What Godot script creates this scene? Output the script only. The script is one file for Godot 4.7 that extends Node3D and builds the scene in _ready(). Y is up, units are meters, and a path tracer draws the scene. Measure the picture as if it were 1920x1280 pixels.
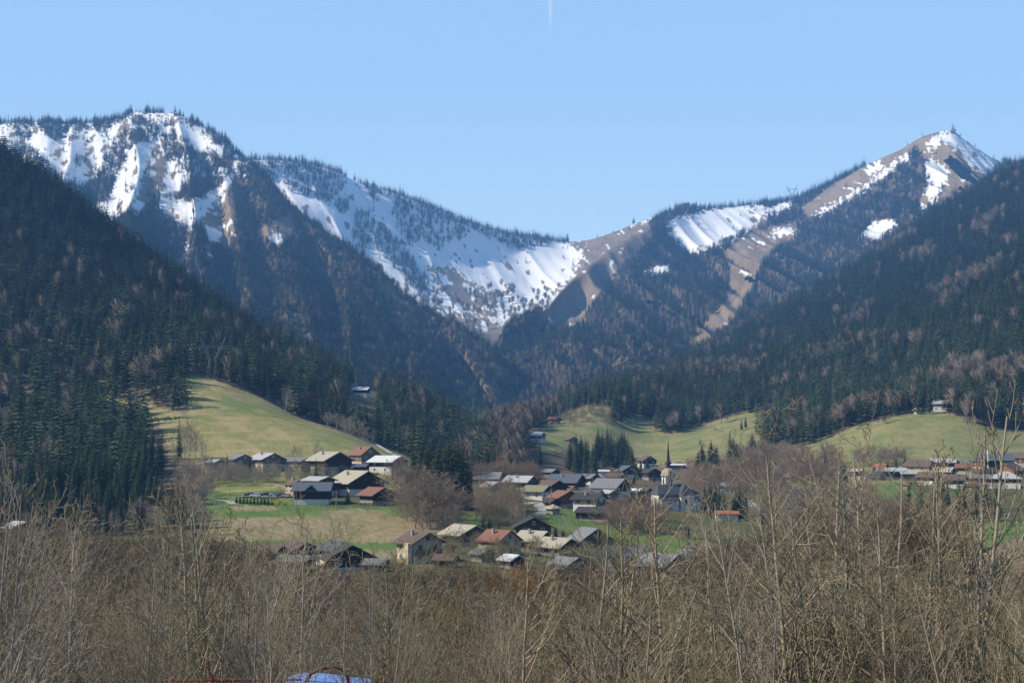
extends Node3D
# Alpine valley in early spring: camera on a slope above a thicket of bare trees, village on the opposite bench.
# Photograph pixels (1920 x 1280) are turned into directions; distances come from the terrain rows below.

const F := 2667.0          # focal length in photograph pixels
const HORIZON := 830.0     # pixel row of the horizon
var pitch := atan((HORIZON - 640.0) / F)
var sp := sin(pitch)
var cp := cos(pitch)
var rng := RandomNumberGenerator.new()
var counts := {}
var n1 := FastNoiseLite.new()
var n2 := FastNoiseLite.new()
var n3 := FastNoiseLite.new()
var mats := {}
var T := {}                # terrains by name

# ------------------------------------------------------------------ pixels and points
func pt(px: float, py: float, d: float) -> Vector3:
	var x := (px - 960.0) / F
	var y := (640.0 - py) / F
	var k := d / (cp - y * sp)
	return Vector3(x * k, (y * cp + sp) * k, -d)

func pix(p: Vector3) -> Vector2:
	var y := p.y * cp + p.z * sp
	var z := p.y * sp - p.z * cp
	return Vector2(960.0 + p.x / z * F, 640.0 - y / z * F)

func hrow(d: float, a: Array) -> Array:     # a terrain row given by heights instead of pixel rows
	var out := []
	for e in a:
		var q := pix(Vector3(0, e[1], -d))
		out.append([e[0], q.y, d])
	return out

func drow(d: float, a: Array) -> Array:
	var out := []
	for e in a:
		out.append([e[0], e[1], d])
	return out

func herm(xs: PackedFloat32Array, ys: PackedFloat32Array, x: float) -> float:
	var n := xs.size()
	if x <= xs[0]: return ys[0]
	if x >= xs[n - 1]: return ys[n - 1]
	var i := 0
	while x > xs[i + 1]: i += 1
	var h := xs[i + 1] - xs[i]
	var s := (ys[i + 1] - ys[i]) / h
	var m0 := s
	var m1 := s
	if i > 0:
		var a := (ys[i] - ys[i - 1]) / (xs[i] - xs[i - 1])
		m0 = 0.0 if a * s <= 0.0 else 2.0 * a * s / (a + s)
	if i < n - 2:
		var b := (ys[i + 2] - ys[i + 1]) / (xs[i + 2] - xs[i + 1])
		m1 = 0.0 if b * s <= 0.0 else 2.0 * b * s / (b + s)
	var t := (x - xs[i]) / h
	var t2 := t * t
	var t3 := t2 * t
	return (2 * t3 - 3 * t2 + 1) * ys[i] + (t3 - 2 * t2 + t) * h * m0 + (-2 * t3 + 3 * t2) * ys[i + 1] + (t3 - t2) * h * m1

func lin(r: float, g: float, b: float) -> Color:      # a base colour given as linear values
	return Color(r, g, b).linear_to_srgb()

func poly(a: Array) -> PackedVector2Array:
	var p := PackedVector2Array()
	for i in range(0, a.size(), 2):
		p.append(Vector2(a[i], a[i + 1]))
	return p

func inside(q: Vector2, ps: Array) -> bool:
	for p in ps:
		if Geometry2D.is_point_in_polygon(q, p): return true
	return false

# ------------------------------------------------------------------ terrain
class Terrain:
	var nu := 0
	var nv := 0
	var front := 0          # grid row of the crest: rows past it lie on the far side
	var px0 := 0.0
	var px1 := 0.0
	var P := PackedVector3Array()
	var N := PackedVector3Array()
	var Q := PackedVector2Array()
	func hit(px: float, py: float) -> Vector3:
		var u := clampf((px - px0) / (px1 - px0), 0.0, 0.9999) * (nu - 1)
		var i := int(u)
		var best := Vector3(0, 0, 1)
		for j in range(0, nv - 1):
			var a := Q[i * nv + j].lerp(Q[(i + 1) * nv + j], u - i)
			var b := Q[i * nv + j + 1].lerp(Q[(i + 1) * nv + j + 1], u - i)
			if (a.y >= py and b.y < py):
				var t := (a.y - py) / maxf(a.y - b.y, 1e-5)
				var pa := P[i * nv + j].lerp(P[(i + 1) * nv + j], u - i)
				var pb := P[i * nv + j + 1].lerp(P[(i + 1) * nv + j + 1], u - i)
				best = pa.lerp(pb, t)
				break
		return best
	func at_depth(px: float, d: float) -> Vector3:
		var u := clampf((px - px0) / (px1 - px0), 0.0, 0.9999) * (nu - 1)
		var i := int(u)
		for j in range(0, nv - 1):
			var pa := P[i * nv + j].lerp(P[(i + 1) * nv + j], u - i)
			var pb := P[i * nv + j + 1].lerp(P[(i + 1) * nv + j + 1], u - i)
			if -pa.z <= d and -pb.z > d:
				return pa.lerp(pb, (d + pa.z) / (pa.z - pb.z))
		return Vector3(0, -2, -d)

func terrain(key: String, called: String, rows: Array, segs: Array, px0: float, px1: float, nu: int, front_row: int, ribs: float, rough: float, colour: Callable) -> void:
	var t := Terrain.new()
	t.nu = nu
	t.px0 = px0
	t.px1 = px1
	var nr := rows.size()
	var rx := []
	var ry := []
	var rd := []
	for r in rows:
		var a := PackedFloat32Array()
		var b := PackedFloat32Array()
		var c := PackedFloat32Array()
		for e in r:
			a.append(e[0]); b.append(e[1]); c.append(e[2])
		rx.append(a); ry.append(b); rd.append(c)
	var vs := PackedFloat32Array()
	for s in segs.size():
		if s == front_row: t.front = vs.size()
		for k in segs[s]:
			vs.append(s + float(k) / segs[s])
	vs.append(nr - 1)
	if t.front == 0: t.front = vs.size() - 1
	t.nv = vs.size()
	var idx := PackedFloat32Array()
	for r in nr: idx.append(r)
	for i in nu:
		var px := lerpf(px0, px1, float(i) / (nu - 1))
		var cx := PackedFloat32Array()
		var cy := PackedFloat32Array()
		var cz := PackedFloat32Array()
		for r in nr:
			var p := pt(px, herm(rx[r], ry[r], px), herm(rx[r], rd[r], px))
			cx.append(p.x); cy.append(p.y); cz.append(p.z)
		for v in vs:
			var p := Vector3(herm(idx, cx, v), herm(idx, cy, v), herm(idx, cz, v))
			var e := clampf(absf(v - front_row) / maxf(front_row, 1.0) * 2.0, 0.12, 1.0) if front_row > 0 else 1.0
			if ribs > 0.0:
				if key.ends_with("hill"): e *= clampf((v / front_row - .55) * 5.0, 0.06, 1.0)      # the meadows at the foot are smooth
				var q := n1.get_noise_2d(p.x * 0.30 + p.y * 0.16, p.y * 0.12 + p.z * 0.07)
				var q2 := n1.get_noise_2d(p.x * 1.1 + 900.0 + p.y * .5, p.y * 0.45)
				p.z += e * ribs * (1.0 - 2.6 * absf(q) + 0.16 * q2)
			if rough > 0.0:
				p.y += rough * minf(e, 1.0) * (n2.get_noise_2d(p.x, p.z) + 0.35 * n3.get_noise_2d(p.x, p.z))
			t.P.append(p)
			t.Q.append(pix(p))
	var nv := t.nv
	t.N.resize(nu * nv)
	var cols := PackedColorArray()
	cols.resize(nu * nv)
	for i in nu:
		for j in nv:
			var k := i * nv + j
			var du := t.P[mini(i + 1, nu - 1) * nv + j] - t.P[maxi(i - 1, 0) * nv + j]
			var dv := t.P[i * nv + mini(j + 1, nv - 1)] - t.P[i * nv + maxi(j - 1, 0)]
			var n := du.cross(dv).normalized()
			if n.y < 0: n = -n
			t.N[k] = n
			cols[k] = colour.call(t.Q[k], t.P[k], n, j)
	var ix := PackedInt32Array()
	for i in nu - 1:
		for j in nv - 1:
			var a := i * nv + j
			ix.append(a); ix.append(a + 1); ix.append(a + nv)
			ix.append(a + 1); ix.append(a + nv + 1); ix.append(a + nv)
	var arr := []
	arr.resize(Mesh.ARRAY_MAX)
	arr[Mesh.ARRAY_VERTEX] = t.P
	arr[Mesh.ARRAY_NORMAL] = t.N
	arr[Mesh.ARRAY_COLOR] = cols
	arr[Mesh.ARRAY_INDEX] = ix
	var m := ArrayMesh.new()
	m.add_surface_from_arrays(Mesh.PRIMITIVE_TRIANGLES, arr)
	m.surface_set_material(0, mats.ground)
	var o := MeshInstance3D.new()
	o.name = called
	o.mesh = m
	o.set_meta("kind", "structure")
	add_child(o, true)
	T[key] = t

func gnd(px: float, py: float, keys := ["valley", "left_hill", "right_hill", "left_mtn", "right_mtn", "bowl"]) -> Vector3:
	var best := Vector3(0, 0, 0)
	for k in keys:
		var t: Terrain = T[k]
		if px < t.px0 or px > t.px1: continue
		var p := t.hit(px, py)
		if p.z < 0.0 and (best.z == 0.0 or p.z > best.z): best = p
	if best.z == 0.0: print("no ground at ", px, " ", py)
	return best

# ------------------------------------------------------------------ mesh building
class Bld:
	var v := PackedVector3Array()
	var n := PackedVector3Array()
	var c := PackedColorArray()
	var ix := PackedInt32Array()
	var col := Color(1, 1, 1)
	func tri(a: Vector3, b: Vector3, d: Vector3, nn: Vector3) -> void:
		var k := v.size()
		v.append(a)
		if (d - a).cross(b - a).dot(nn) < 0.0:
			v.append(d); v.append(b)
		else:
			v.append(b); v.append(d)
		n.append(nn); n.append(nn); n.append(nn)
		c.append(col); c.append(col); c.append(col)
		ix.append(k); ix.append(k + 1); ix.append(k + 2)
	func face(pts: Array) -> void:     # a flat polygon, clockwise seen from outside
		var nn: Vector3 = (pts[2] - pts[0]).cross(pts[1] - pts[0]).normalized()
		for i in range(1, pts.size() - 1):
			tri(pts[0], pts[i], pts[i + 1], nn)
	func box(a: Vector3, b: Vector3) -> void:
		face([Vector3(a.x, a.y, b.z), Vector3(a.x, b.y, b.z), Vector3(b.x, b.y, b.z), Vector3(b.x, a.y, b.z)])
		face([Vector3(b.x, a.y, a.z), Vector3(b.x, b.y, a.z), Vector3(a.x, b.y, a.z), Vector3(a.x, a.y, a.z)])
		face([Vector3(b.x, a.y, b.z), Vector3(b.x, b.y, b.z), Vector3(b.x, b.y, a.z), Vector3(b.x, a.y, a.z)])
		face([Vector3(a.x, a.y, a.z), Vector3(a.x, b.y, a.z), Vector3(a.x, b.y, b.z), Vector3(a.x, a.y, b.z)])
		face([Vector3(a.x, b.y, b.z), Vector3(a.x, b.y, a.z), Vector3(b.x, b.y, a.z), Vector3(b.x, b.y, b.z)])
		face([Vector3(a.x, a.y, a.z), Vector3(a.x, a.y, b.z), Vector3(b.x, a.y, b.z), Vector3(b.x, a.y, a.z)])
	func hexa(p: Array) -> void:       # 4 bottom corners then 4 top corners, both counter-clockwise seen from above
		face([p[0], p[4], p[5], p[1]]); face([p[1], p[5], p[6], p[2]]); face([p[2], p[6], p[7], p[3]]); face([p[3], p[7], p[4], p[0]])
		face([p[4], p[7], p[6], p[5]]); face([p[0], p[1], p[2], p[3]])
	func tube(pts: PackedVector3Array, r: PackedFloat32Array, sides: int) -> void:
		var k := v.size()
		var m := pts.size()
		for i in m:
			var dir := (pts[mini(i + 1, m - 1)] - pts[maxi(i - 1, 0)]).normalized()
			var a := dir.cross(Vector3(0.31, 0.17, 0.93)).normalized()
			var b := dir.cross(a)
			for s in sides:
				var w := TAU * s / sides
				var nn := a * cos(w) + b * sin(w)
				v.append(pts[i] + nn * r[i])
				n.append(nn)
				c.append(col)
		for i in m - 1:
			for s in sides:
				var a := k + i * sides + s
				var b := k + i * sides + (s + 1) % sides
				ix.append(a); ix.append(a + sides); ix.append(b)
				ix.append(b); ix.append(a + sides); ix.append(b + sides)
	func bar(a: Vector3, b: Vector3, r: float, sides := 4) -> void:
		tube(PackedVector3Array([a, b]), PackedFloat32Array([r, r]), sides)
	func lathe(prof: Array, sides: int, at: Vector3) -> void:   # [radius, height] pairs
		for i in prof.size() - 1:
			for s in sides:
				var w0 := TAU * s / sides + PI / sides
				var w1 := TAU * (s + 1) / sides + PI / sides
				var a := at + Vector3(cos(w0) * prof[i][0], prof[i][1], sin(w0) * prof[i][0])
				var b := at + Vector3(cos(w1) * prof[i][0], prof[i][1], sin(w1) * prof[i][0])
				var d := at + Vector3(cos(w1) * prof[i + 1][0], prof[i + 1][1], sin(w1) * prof[i + 1][0])
				var e := at + Vector3(cos(w0) * prof[i + 1][0], prof[i + 1][1], sin(w0) * prof[i + 1][0])
				var nn := (e - a).cross(b - a)
				if nn.length() < 1e-9: nn = (d - a).cross(b - a)
				nn = nn.normalized()
				if nn.dot(Vector3(cos(w0), 0, sin(w0))) < 0: nn = -nn
				tri(a, e, d, nn); tri(a, d, b, nn)
	func mesh(m: Material) -> ArrayMesh:
		var arr := []
		arr.resize(Mesh.ARRAY_MAX)
		arr[Mesh.ARRAY_VERTEX] = v
		arr[Mesh.ARRAY_NORMAL] = n
		arr[Mesh.ARRAY_COLOR] = c
		arr[Mesh.ARRAY_INDEX] = ix
		var am := ArrayMesh.new()
		am.add_surface_from_arrays(Mesh.PRIMITIVE_TRIANGLES, arr)
		am.surface_set_material(0, m)
		return am

func numbered(called: String) -> String:
	counts[called] = counts.get(called, -1) + 1
	return called if counts[called] == 0 else "%s_%03d" % [called, counts[called]]

func thing(called: String, label: String, category: String, at := Vector3.ZERO, turn := 0.0, group := "") -> Node3D:
	var o := Node3D.new()
	o.name = numbered(called)
	add_child(o)
	o.position = at
	o.rotation.y = turn
	o.set_meta("label", label)
	o.set_meta("category", category)
	if group: o.set_meta("group", group)
	return o

func part(called: String, b: Bld, m: Material, parent: Node3D) -> MeshInstance3D:
	var o := MeshInstance3D.new()
	o.name = called
	o.mesh = b.mesh(m)
	parent.add_child(o, true)
	return o

func share(called: String, mesh: Mesh, parent: Node3D, m: Material = null) -> MeshInstance3D:
	var o := MeshInstance3D.new()
	o.name = called
	o.mesh = mesh
	if m: o.material_override = m
	parent.add_child(o, true)
	return o

# ------------------------------------------------------------------ materials
func noise_tex(freq: float, lo: float, hi: float, octaves := 4, size := 512) -> NoiseTexture2D:
	var nz := FastNoiseLite.new()
	nz.seed = int(freq * 1000.0) + octaves
	nz.noise_type = FastNoiseLite.TYPE_SIMPLEX_SMOOTH
	nz.frequency = freq
	nz.fractal_octaves = octaves
	var t := NoiseTexture2D.new()
	t.width = size
	t.height = size
	t.seamless = true
	t.noise = nz
	var g := Gradient.new()
	g.set_color(0, Color(lo, lo, lo))
	g.set_color(1, Color(hi, hi, hi))
	t.color_ramp = g
	return t

func mat(c: Color, rough := 0.9, tex: Texture2D = null, scale := 1.0, metal := 0.0) -> StandardMaterial3D:
	var m := StandardMaterial3D.new()
	m.albedo_color = c
	m.roughness = rough
	m.metallic = metal
	m.metallic_specular = 0.3
	if tex:
		m.albedo_texture = tex
		m.uv1_triplanar = true
		m.uv1_world_triplanar = true
		m.uv1_scale = Vector3(scale, scale, scale)
	return m

func leafy(c: Color, backlit := 0.0) -> StandardMaterial3D:
	var m := mat(c, 0.85)
	m.vertex_color_use_as_albedo = true
	m.metallic_specular = 0.0
	if backlit > 0.0:
		m.backlight_enabled = true
		m.backlight = Color(backlit, backlit, backlit)
	return m

func make_materials() -> void:
	var grain := noise_tex(0.03, 0.62, 1.0, 5)
	var plank := noise_tex(0.02, 0.5, 1.0, 5)
	var g := mat(Color(1, 1, 1), 0.95, grain, 0.08)
	g.vertex_color_use_as_albedo = true
	g.metallic_specular = 0.1
	mats.ground = g
	mats.needles = leafy(Color(1, 1, 1), 0.1)
	mats.trunk = mat(lin(0.07, 0.05, 0.035), 0.95)
	mats.bark = leafy(Color(1, 1, 1))
	mats.roof = []
	for c in [lin(.46, .46, .46), lin(.46, .41, .31), lin(.15, .105, .08), lin(.25, .12, .08), lin(.11, .13, .165), lin(.06, .052, .047), lin(.22, .22, .225), lin(.42, .15, .07), lin(.26, .25, .13), lin(.72, .72, .72)]:
		mats.roof.append(mat(c, 0.7, plank, 0.35))
	mats.low = []
	for c in [lin(.66, .64, .6), lin(.55, .47, .33), lin(.28, .26, .23), lin(.46, .34, .27), lin(.05, .033, .024), lin(.6, .5, .28)]:
		mats.low.append(mat(c, 0.9, grain, 0.3))
	mats.up = []
	for c in [lin(.045, .03, .022), lin(.13, .07, .038), lin(.18, .15, .12), lin(.64, .62, .58), lin(.34, .17, .06), lin(.52, .44, .3), lin(.2, .07, .045)]:
		mats.up.append(mat(c, 0.85, plank, 0.5))
	mats.glass = mat(lin(.03, .035, .045), 0.15)
	mats.glass.metallic_specular = 0.5
	mats.frame = mat(lin(.5, .47, .42), 0.7)
	mats.frame_dark = mat(lin(.1, .06, .035), 0.7)
	mats.steel = mat(lin(.2, .21, .22), 0.5, null, 1.0, 0.4)
	mats.insulator = mat(lin(.5, .53, .54), 0.3)
	mats.dome = mat(lin(.4, .36, .26), 0.45, plank, 0.4)
	mats.slate = mat(lin(.075, .08, .095), 0.55, plank, 0.5)
	mats.stone = mat(lin(.34, .32, .28), 0.9, grain, 0.4)
	mats.road = mat(lin(.36, .34, .31), 0.95, grain, 0.25)
	mats.pole = mat(lin(.2, .16, .12), 0.9)
	mats.white = mat(lin(.7, .7, .7), 0.5)
	mats.tyre = mat(lin(.02, .02, .02), 0.8)
	mats.red = mat(lin(.17, .035, .028), 0.5, grain, 2.0)
	mats.tarp = mat(lin(.2, .3, .62), 0.4, grain, 1.2)
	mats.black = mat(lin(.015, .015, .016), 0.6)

# ------------------------------------------------------------------ trees
func conifer(seed_: int, whorls: int, per: int, fine: bool, slim: float) -> Array:    # [trunk, crown] of a 1 m tall tree, to be scaled
	var r := RandomNumberGenerator.new()
	r.seed = seed_
	var tb := Bld.new()
	tb.tube(PackedVector3Array([Vector3(0, -0.04, 0), Vector3(0, 0.5, 0), Vector3(0, 0.97, 0)]), PackedFloat32Array([0.014, 0.009, 0.002]), 5)
	var cb := Bld.new()
	var h := 0.10
	for w in whorls:
		var t := float(w) / whorls
		h = 0.09 + 0.9 * pow(t, 0.92) + r.randf_range(-0.008, 0.008)
		var rad := slim * (pow(1.0 - t, 0.85) * 0.93 + 0.035) * r.randf_range(0.8, 1.15)
		if t < 0.12: rad *= 0.65 + t * 3.0
		var n := per if t < 0.75 else maxi(4, per - 2)
		var off := r.randf() * TAU
		for k in n:
			if r.randf() < 0.08: continue
			var a := off + TAU * k / n + r.randf_range(-0.25, 0.25)
			var l := rad * r.randf_range(0.7, 1.18)
			var out := Vector3(cos(a), 0, sin(a))
			var side := Vector3(-sin(a), 0, cos(a))
			var droop := l * r.randf_range(0.25, 0.55) * (1.0 - t * 0.8)
			var wd := l * r.randf_range(0.28, 0.42) + 0.006
			var g := r.randf_range(0.7, 1.25)
			cb.col = Color(0.033 * g, 0.047 * g, 0.026 * g)
			var base := Vector3(0, h + l * 0.10, 0)
			var tip := Vector3(0, h, 0) + out * l - Vector3(0, droop, 0)
			var mid := Vector3(0, h, 0) + out * l * 0.55 - Vector3(0, droop * 0.35, 0)
			var up := (Vector3.UP * 0.8 + out * 0.7).normalized()
			if fine:
				for s in [-1.0, 1.0]:
					var nn: Vector3 = (up + side * s * 0.5).normalized()
					var e1: Vector3 = mid + side * s * wd * 0.75 - Vector3(0, l * 0.16, 0) - out * l * 0.12
					var e2: Vector3 = mid + side * s * wd * 0.5 + out * l * 0.18 - Vector3(0, l * 0.2, 0)
					var e3: Vector3 = mid + out * l * 0.12
					cb.tri(base, mid, e1, nn)
					cb.tri(mid, e3, e2, nn)
					cb.tri(e3, tip, mid + side * s * wd * 0.3 + out * l * 0.32 - Vector3(0, droop * 0.45, 0), nn)
			else:
				cb.tri(base, mid + side * wd * 0.6 - Vector3(0, l * 0.15, 0), tip, (up + side * 0.4).normalized())
				cb.tri(base, tip, mid - side * wd * 0.6 - Vector3(0, l * 0.15, 0), (up - side * 0.4).normalized())
	cb.col = Color(0.022, 0.042, 0.026)
	cb.tri(Vector3(-0.008, 0.93, 0), Vector3(0.002, 1.0, 0), Vector3(0.008, 0.93, 0.004), Vector3(0, 0.3, 1).normalized())
	cb.tri(Vector3(0, 0.93, -0.008), Vector3(0.002, 1.0, 0), Vector3(0, 0.93, 0.008), Vector3(1, 0.3, 0).normalized())
	return [tb, cb]

func grow(bs: Array, r: RandomNumberGenerator, pos: Vector3, dir: Vector3, length: float, rad: float, depth: int, o: Dictionary) -> void:
	var b: Bld = bs[mini(depth, 1)]
	var segs: int = [11, 6, 4, 2][depth]
	var pts := PackedVector3Array([pos])
	var rr := PackedFloat32Array([rad])
	var p := pos
	var d := dir
	var rise: float = [0.02, o.lift, o.lift * 0.7, 0.05][depth]
	for i in segs:
		d = (d + Vector3(r.randf_range(-1, 1), r.randf_range(-0.6, 0.6), r.randf_range(-1, 1)) * o.wob * (0.35 if depth == 0 else 1.0) + Vector3.UP * rise).normalized()
		p += d * length / segs
		pts.append(p)
		rr.append(maxf(lerpf(rad, rad * 0.22, (i + 1.0) / segs), o.thin))
	var g := r.randf_range(0.75, 1.2)
	b.col = (Color(1, 1, 1) if depth == 0 else Color(1.05 * g, g, 0.95 * g)) if depth < 3 else Color(o.twig.r * g, o.twig.g * g, o.twig.b * g)
	b.tube(pts, rr, 5 if depth == 0 else 3)
	if o.bud > 0.0 and depth >= 2:
		b.col = Color(0.25, 0.2, 0.16)
		for i in [segs, maxi(segs - 1, 1)]:
			if r.randf() < 0.6:
				var q := pts[i]
				var s: float = o.bud * r.randf_range(0.6, 1.3)
				b.tube(PackedVector3Array([q, q + d * s, q + d * s * 2.2]), PackedFloat32Array([0.004, s * 0.45, 0.002]), 3)
	if depth >= o.deep: return
	var kids: int = o.kids[depth]
	for k in kids:
		var t := lerpf(o.bare if depth == 0 else 0.22, 0.98, (k + r.randf()) / kids)
		var f := t * segs
		var i := mini(int(f), segs - 1)
		var q := pts[i].lerp(pts[i + 1], f - i)
		var ax := (pts[i + 1] - pts[i]).normalized()
		var w := r.randf() * TAU
		var sidev := ax.cross(Vector3(cos(w), 0.2, sin(w))).normalized()
		var ang: float = r.randf_range(o.ang * 0.7, o.ang * 1.25)
		var nd := (ax * cos(ang) + sidev * sin(ang)).normalized()
		var nl: float = length * o.ratio[depth] * r.randf_range(0.6, 1.2) * (1.15 - 0.75 * t if depth == 0 else 1.0 - 0.4 * t)
		grow(bs, r, q, nd, nl, maxf(rr[i] * o.shrink, o.thin), depth + 1, o)

func bare(seed_: int, o: Dictionary) -> Array:   # [trunk + limbs, twigs] as two meshes of a tree about 10 m tall
	var r := RandomNumberGenerator.new()
	r.seed = seed_
	var bs := [Bld.new(), Bld.new()]
	for s in o.stems:
		var a := r.randf() * TAU
		var lean: float = o.lean * (0.4 if o.stems == 1 else 1.0)
		grow(bs, r, Vector3(cos(a), -0.02, sin(a)) * (0.0 if o.stems == 1 else 0.18), Vector3(cos(a) * lean, 1, sin(a) * lean).normalized(), 10.0 * (1.0 if s == 0 else r.randf_range(0.65, 0.95)), o.rad * (1.0 if s == 0 else r.randf_range(0.6, 0.9)), 0, o)
	return bs

# ------------------------------------------------------------------ scattering
var lib := {}              # tree meshes: lib[kind] = [[trunk mesh, crown mesh], ...]
var near_conifers := []    # [position, height, turn, label, group]
var near_bares := []

func scatter(key: String, per_area: float, choose: Callable) -> Array:    # [kind, position, pixel] list; kind 0 conifer, 1 bare
	var t: Terrain = T[key]
	var out := []
	var nv := t.nv
	for i in t.nu - 1:
		for j in mini(t.front + 2, nv - 1):
			var k := i * nv + j
			var q := t.Q[k]
			if q.x < -160 or q.x > 2080 or q.y > 1400: continue
			var a := (t.P[k + nv] - t.P[k]).cross(t.P[k + 1] - t.P[k]).length()
			var e := a / per_area
			var n := int(e)
			if rng.randf() < e - n: n += 1
			for c in n:
				var u := rng.randf()
				var v := rng.randf()
				var p := t.P[k].lerp(t.P[k + nv], u).lerp(t.P[k + 1].lerp(t.P[k + nv + 1], u), v)
				var w := pix(p)
				var kind: int = choose.call(w, p)
				if kind >= 0: out.append([kind, p, w])
	return out

func xform(p: Vector3, h: float, wide: float, turn: float) -> Transform3D:
	return Transform3D(Basis(Vector3.UP, turn).scaled(Vector3(h * wide, h, h * wide)), p)

func stuff(called: String, label: String, category: String, kinds: Array, places: Array) -> void:   # places: [variant, transform, tint]
	var root := Node3D.new()
	root.name = numbered(called)
	root.set_meta("kind", "stuff")
	root.set_meta("label", label)
	root.set_meta("category", category)
	add_child(root)
	for vi in kinds.size():
		var mine := []
		for e in places:
			if e[0] == vi: mine.append(e)
		if mine.is_empty(): continue
		var mm := MultiMesh.new()
		mm.transform_format = MultiMesh.TRANSFORM_3D
		mm.use_colors = true
		mm.mesh = kinds[vi]
		mm.instance_count = mine.size()
		for i in mine.size():
			mm.set_instance_transform(i, mine[i][1])
			mm.set_instance_color(i, mine[i][2])
		var o := MultiMeshInstance3D.new()
		o.name = "trees" if category != "shrubs" else "stems"
		o.multimesh = mm
		o.set_meta("kind", "stuff")
		root.add_child(o, true)

func tint(lo: float, hi: float, warm := 0.0) -> Color:
	var g := rng.randf_range(lo, hi)
	var w := rng.randf_range(-warm, warm)
	return Color(g * (1.0 + w), g, g * (1.0 - w))

func tree_thing(called: String, kind: String, vi: int, label: String, category: String, at: Vector3, h: float, wide: float, turn: float, group: String, crown: String, m: Material = null) -> Node3D:
	var v: int = vi % lib[kind].size()
	var k := "%s/%d/%s" % [kind, v, "" if m == null else str(m.get_instance_id())]
	var o: Node3D
	if not protos.has(k):
		o = thing(called, label, category, at, turn, group)
		share("trunk", lib[kind][v][0], o, m)
		share(crown, lib[kind][v][1], o, m)
		protos[k] = o
	else:
		o = protos[k].duplicate()
		o.name = numbered(called)
		add_child(o)
		o.set_meta("label", label)
		if group: o.set_meta("group", group)
		elif o.has_meta("group"): o.remove_meta("group")
	o.transform = xform(at, h, wide, turn)
	return o
var protos := {}

# ------------------------------------------------------------------ buildings
func slab(b: Bld, p0: Vector3, p1: Vector3, p2: Vector3, p3: Vector3, th: float) -> void:   # roof slab under the quad p0..p3 (clockwise from above)
	var dn := Vector3(0, -th, 0)
	b.face([p0, p1, p2, p3])
	b.face([p3 + dn, p2 + dn, p1 + dn, p0 + dn])
	var q := [p0, p1, p2, p3]
	for i in 4:
		var a: Vector3 = q[i]
		var c: Vector3 = q[(i + 1) % 4]
		b.face([a, a + dn, c + dn, c])

func window(parent: Node3D, at: Vector3, turn: float, w: float, h: float, fm: Material) -> void:
	var b := Bld.new()
	for e in [[-w / 2 - .1, -h / 2 - .1, -w / 2, h / 2 + .1], [w / 2, -h / 2 - .1, w / 2 + .1, h / 2 + .1], [-w / 2, h / 2, w / 2, h / 2 + .1], [-w / 2, -h / 2 - .1, w / 2, -h / 2], [-.035, -h / 2, .035, h / 2]]:
		b.box(Vector3(e[0], e[1], -0.05), Vector3(e[2], e[3], 0.08))
	var o := part("window", b, fm, parent)
	o.position = at
	o.rotation.y = turn
	var g := Bld.new()
	g.box(Vector3(-w / 2, -h / 2, -0.04), Vector3(w / 2, h / 2, 0.03))
	part("pane", g, mats.glass, o)

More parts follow.
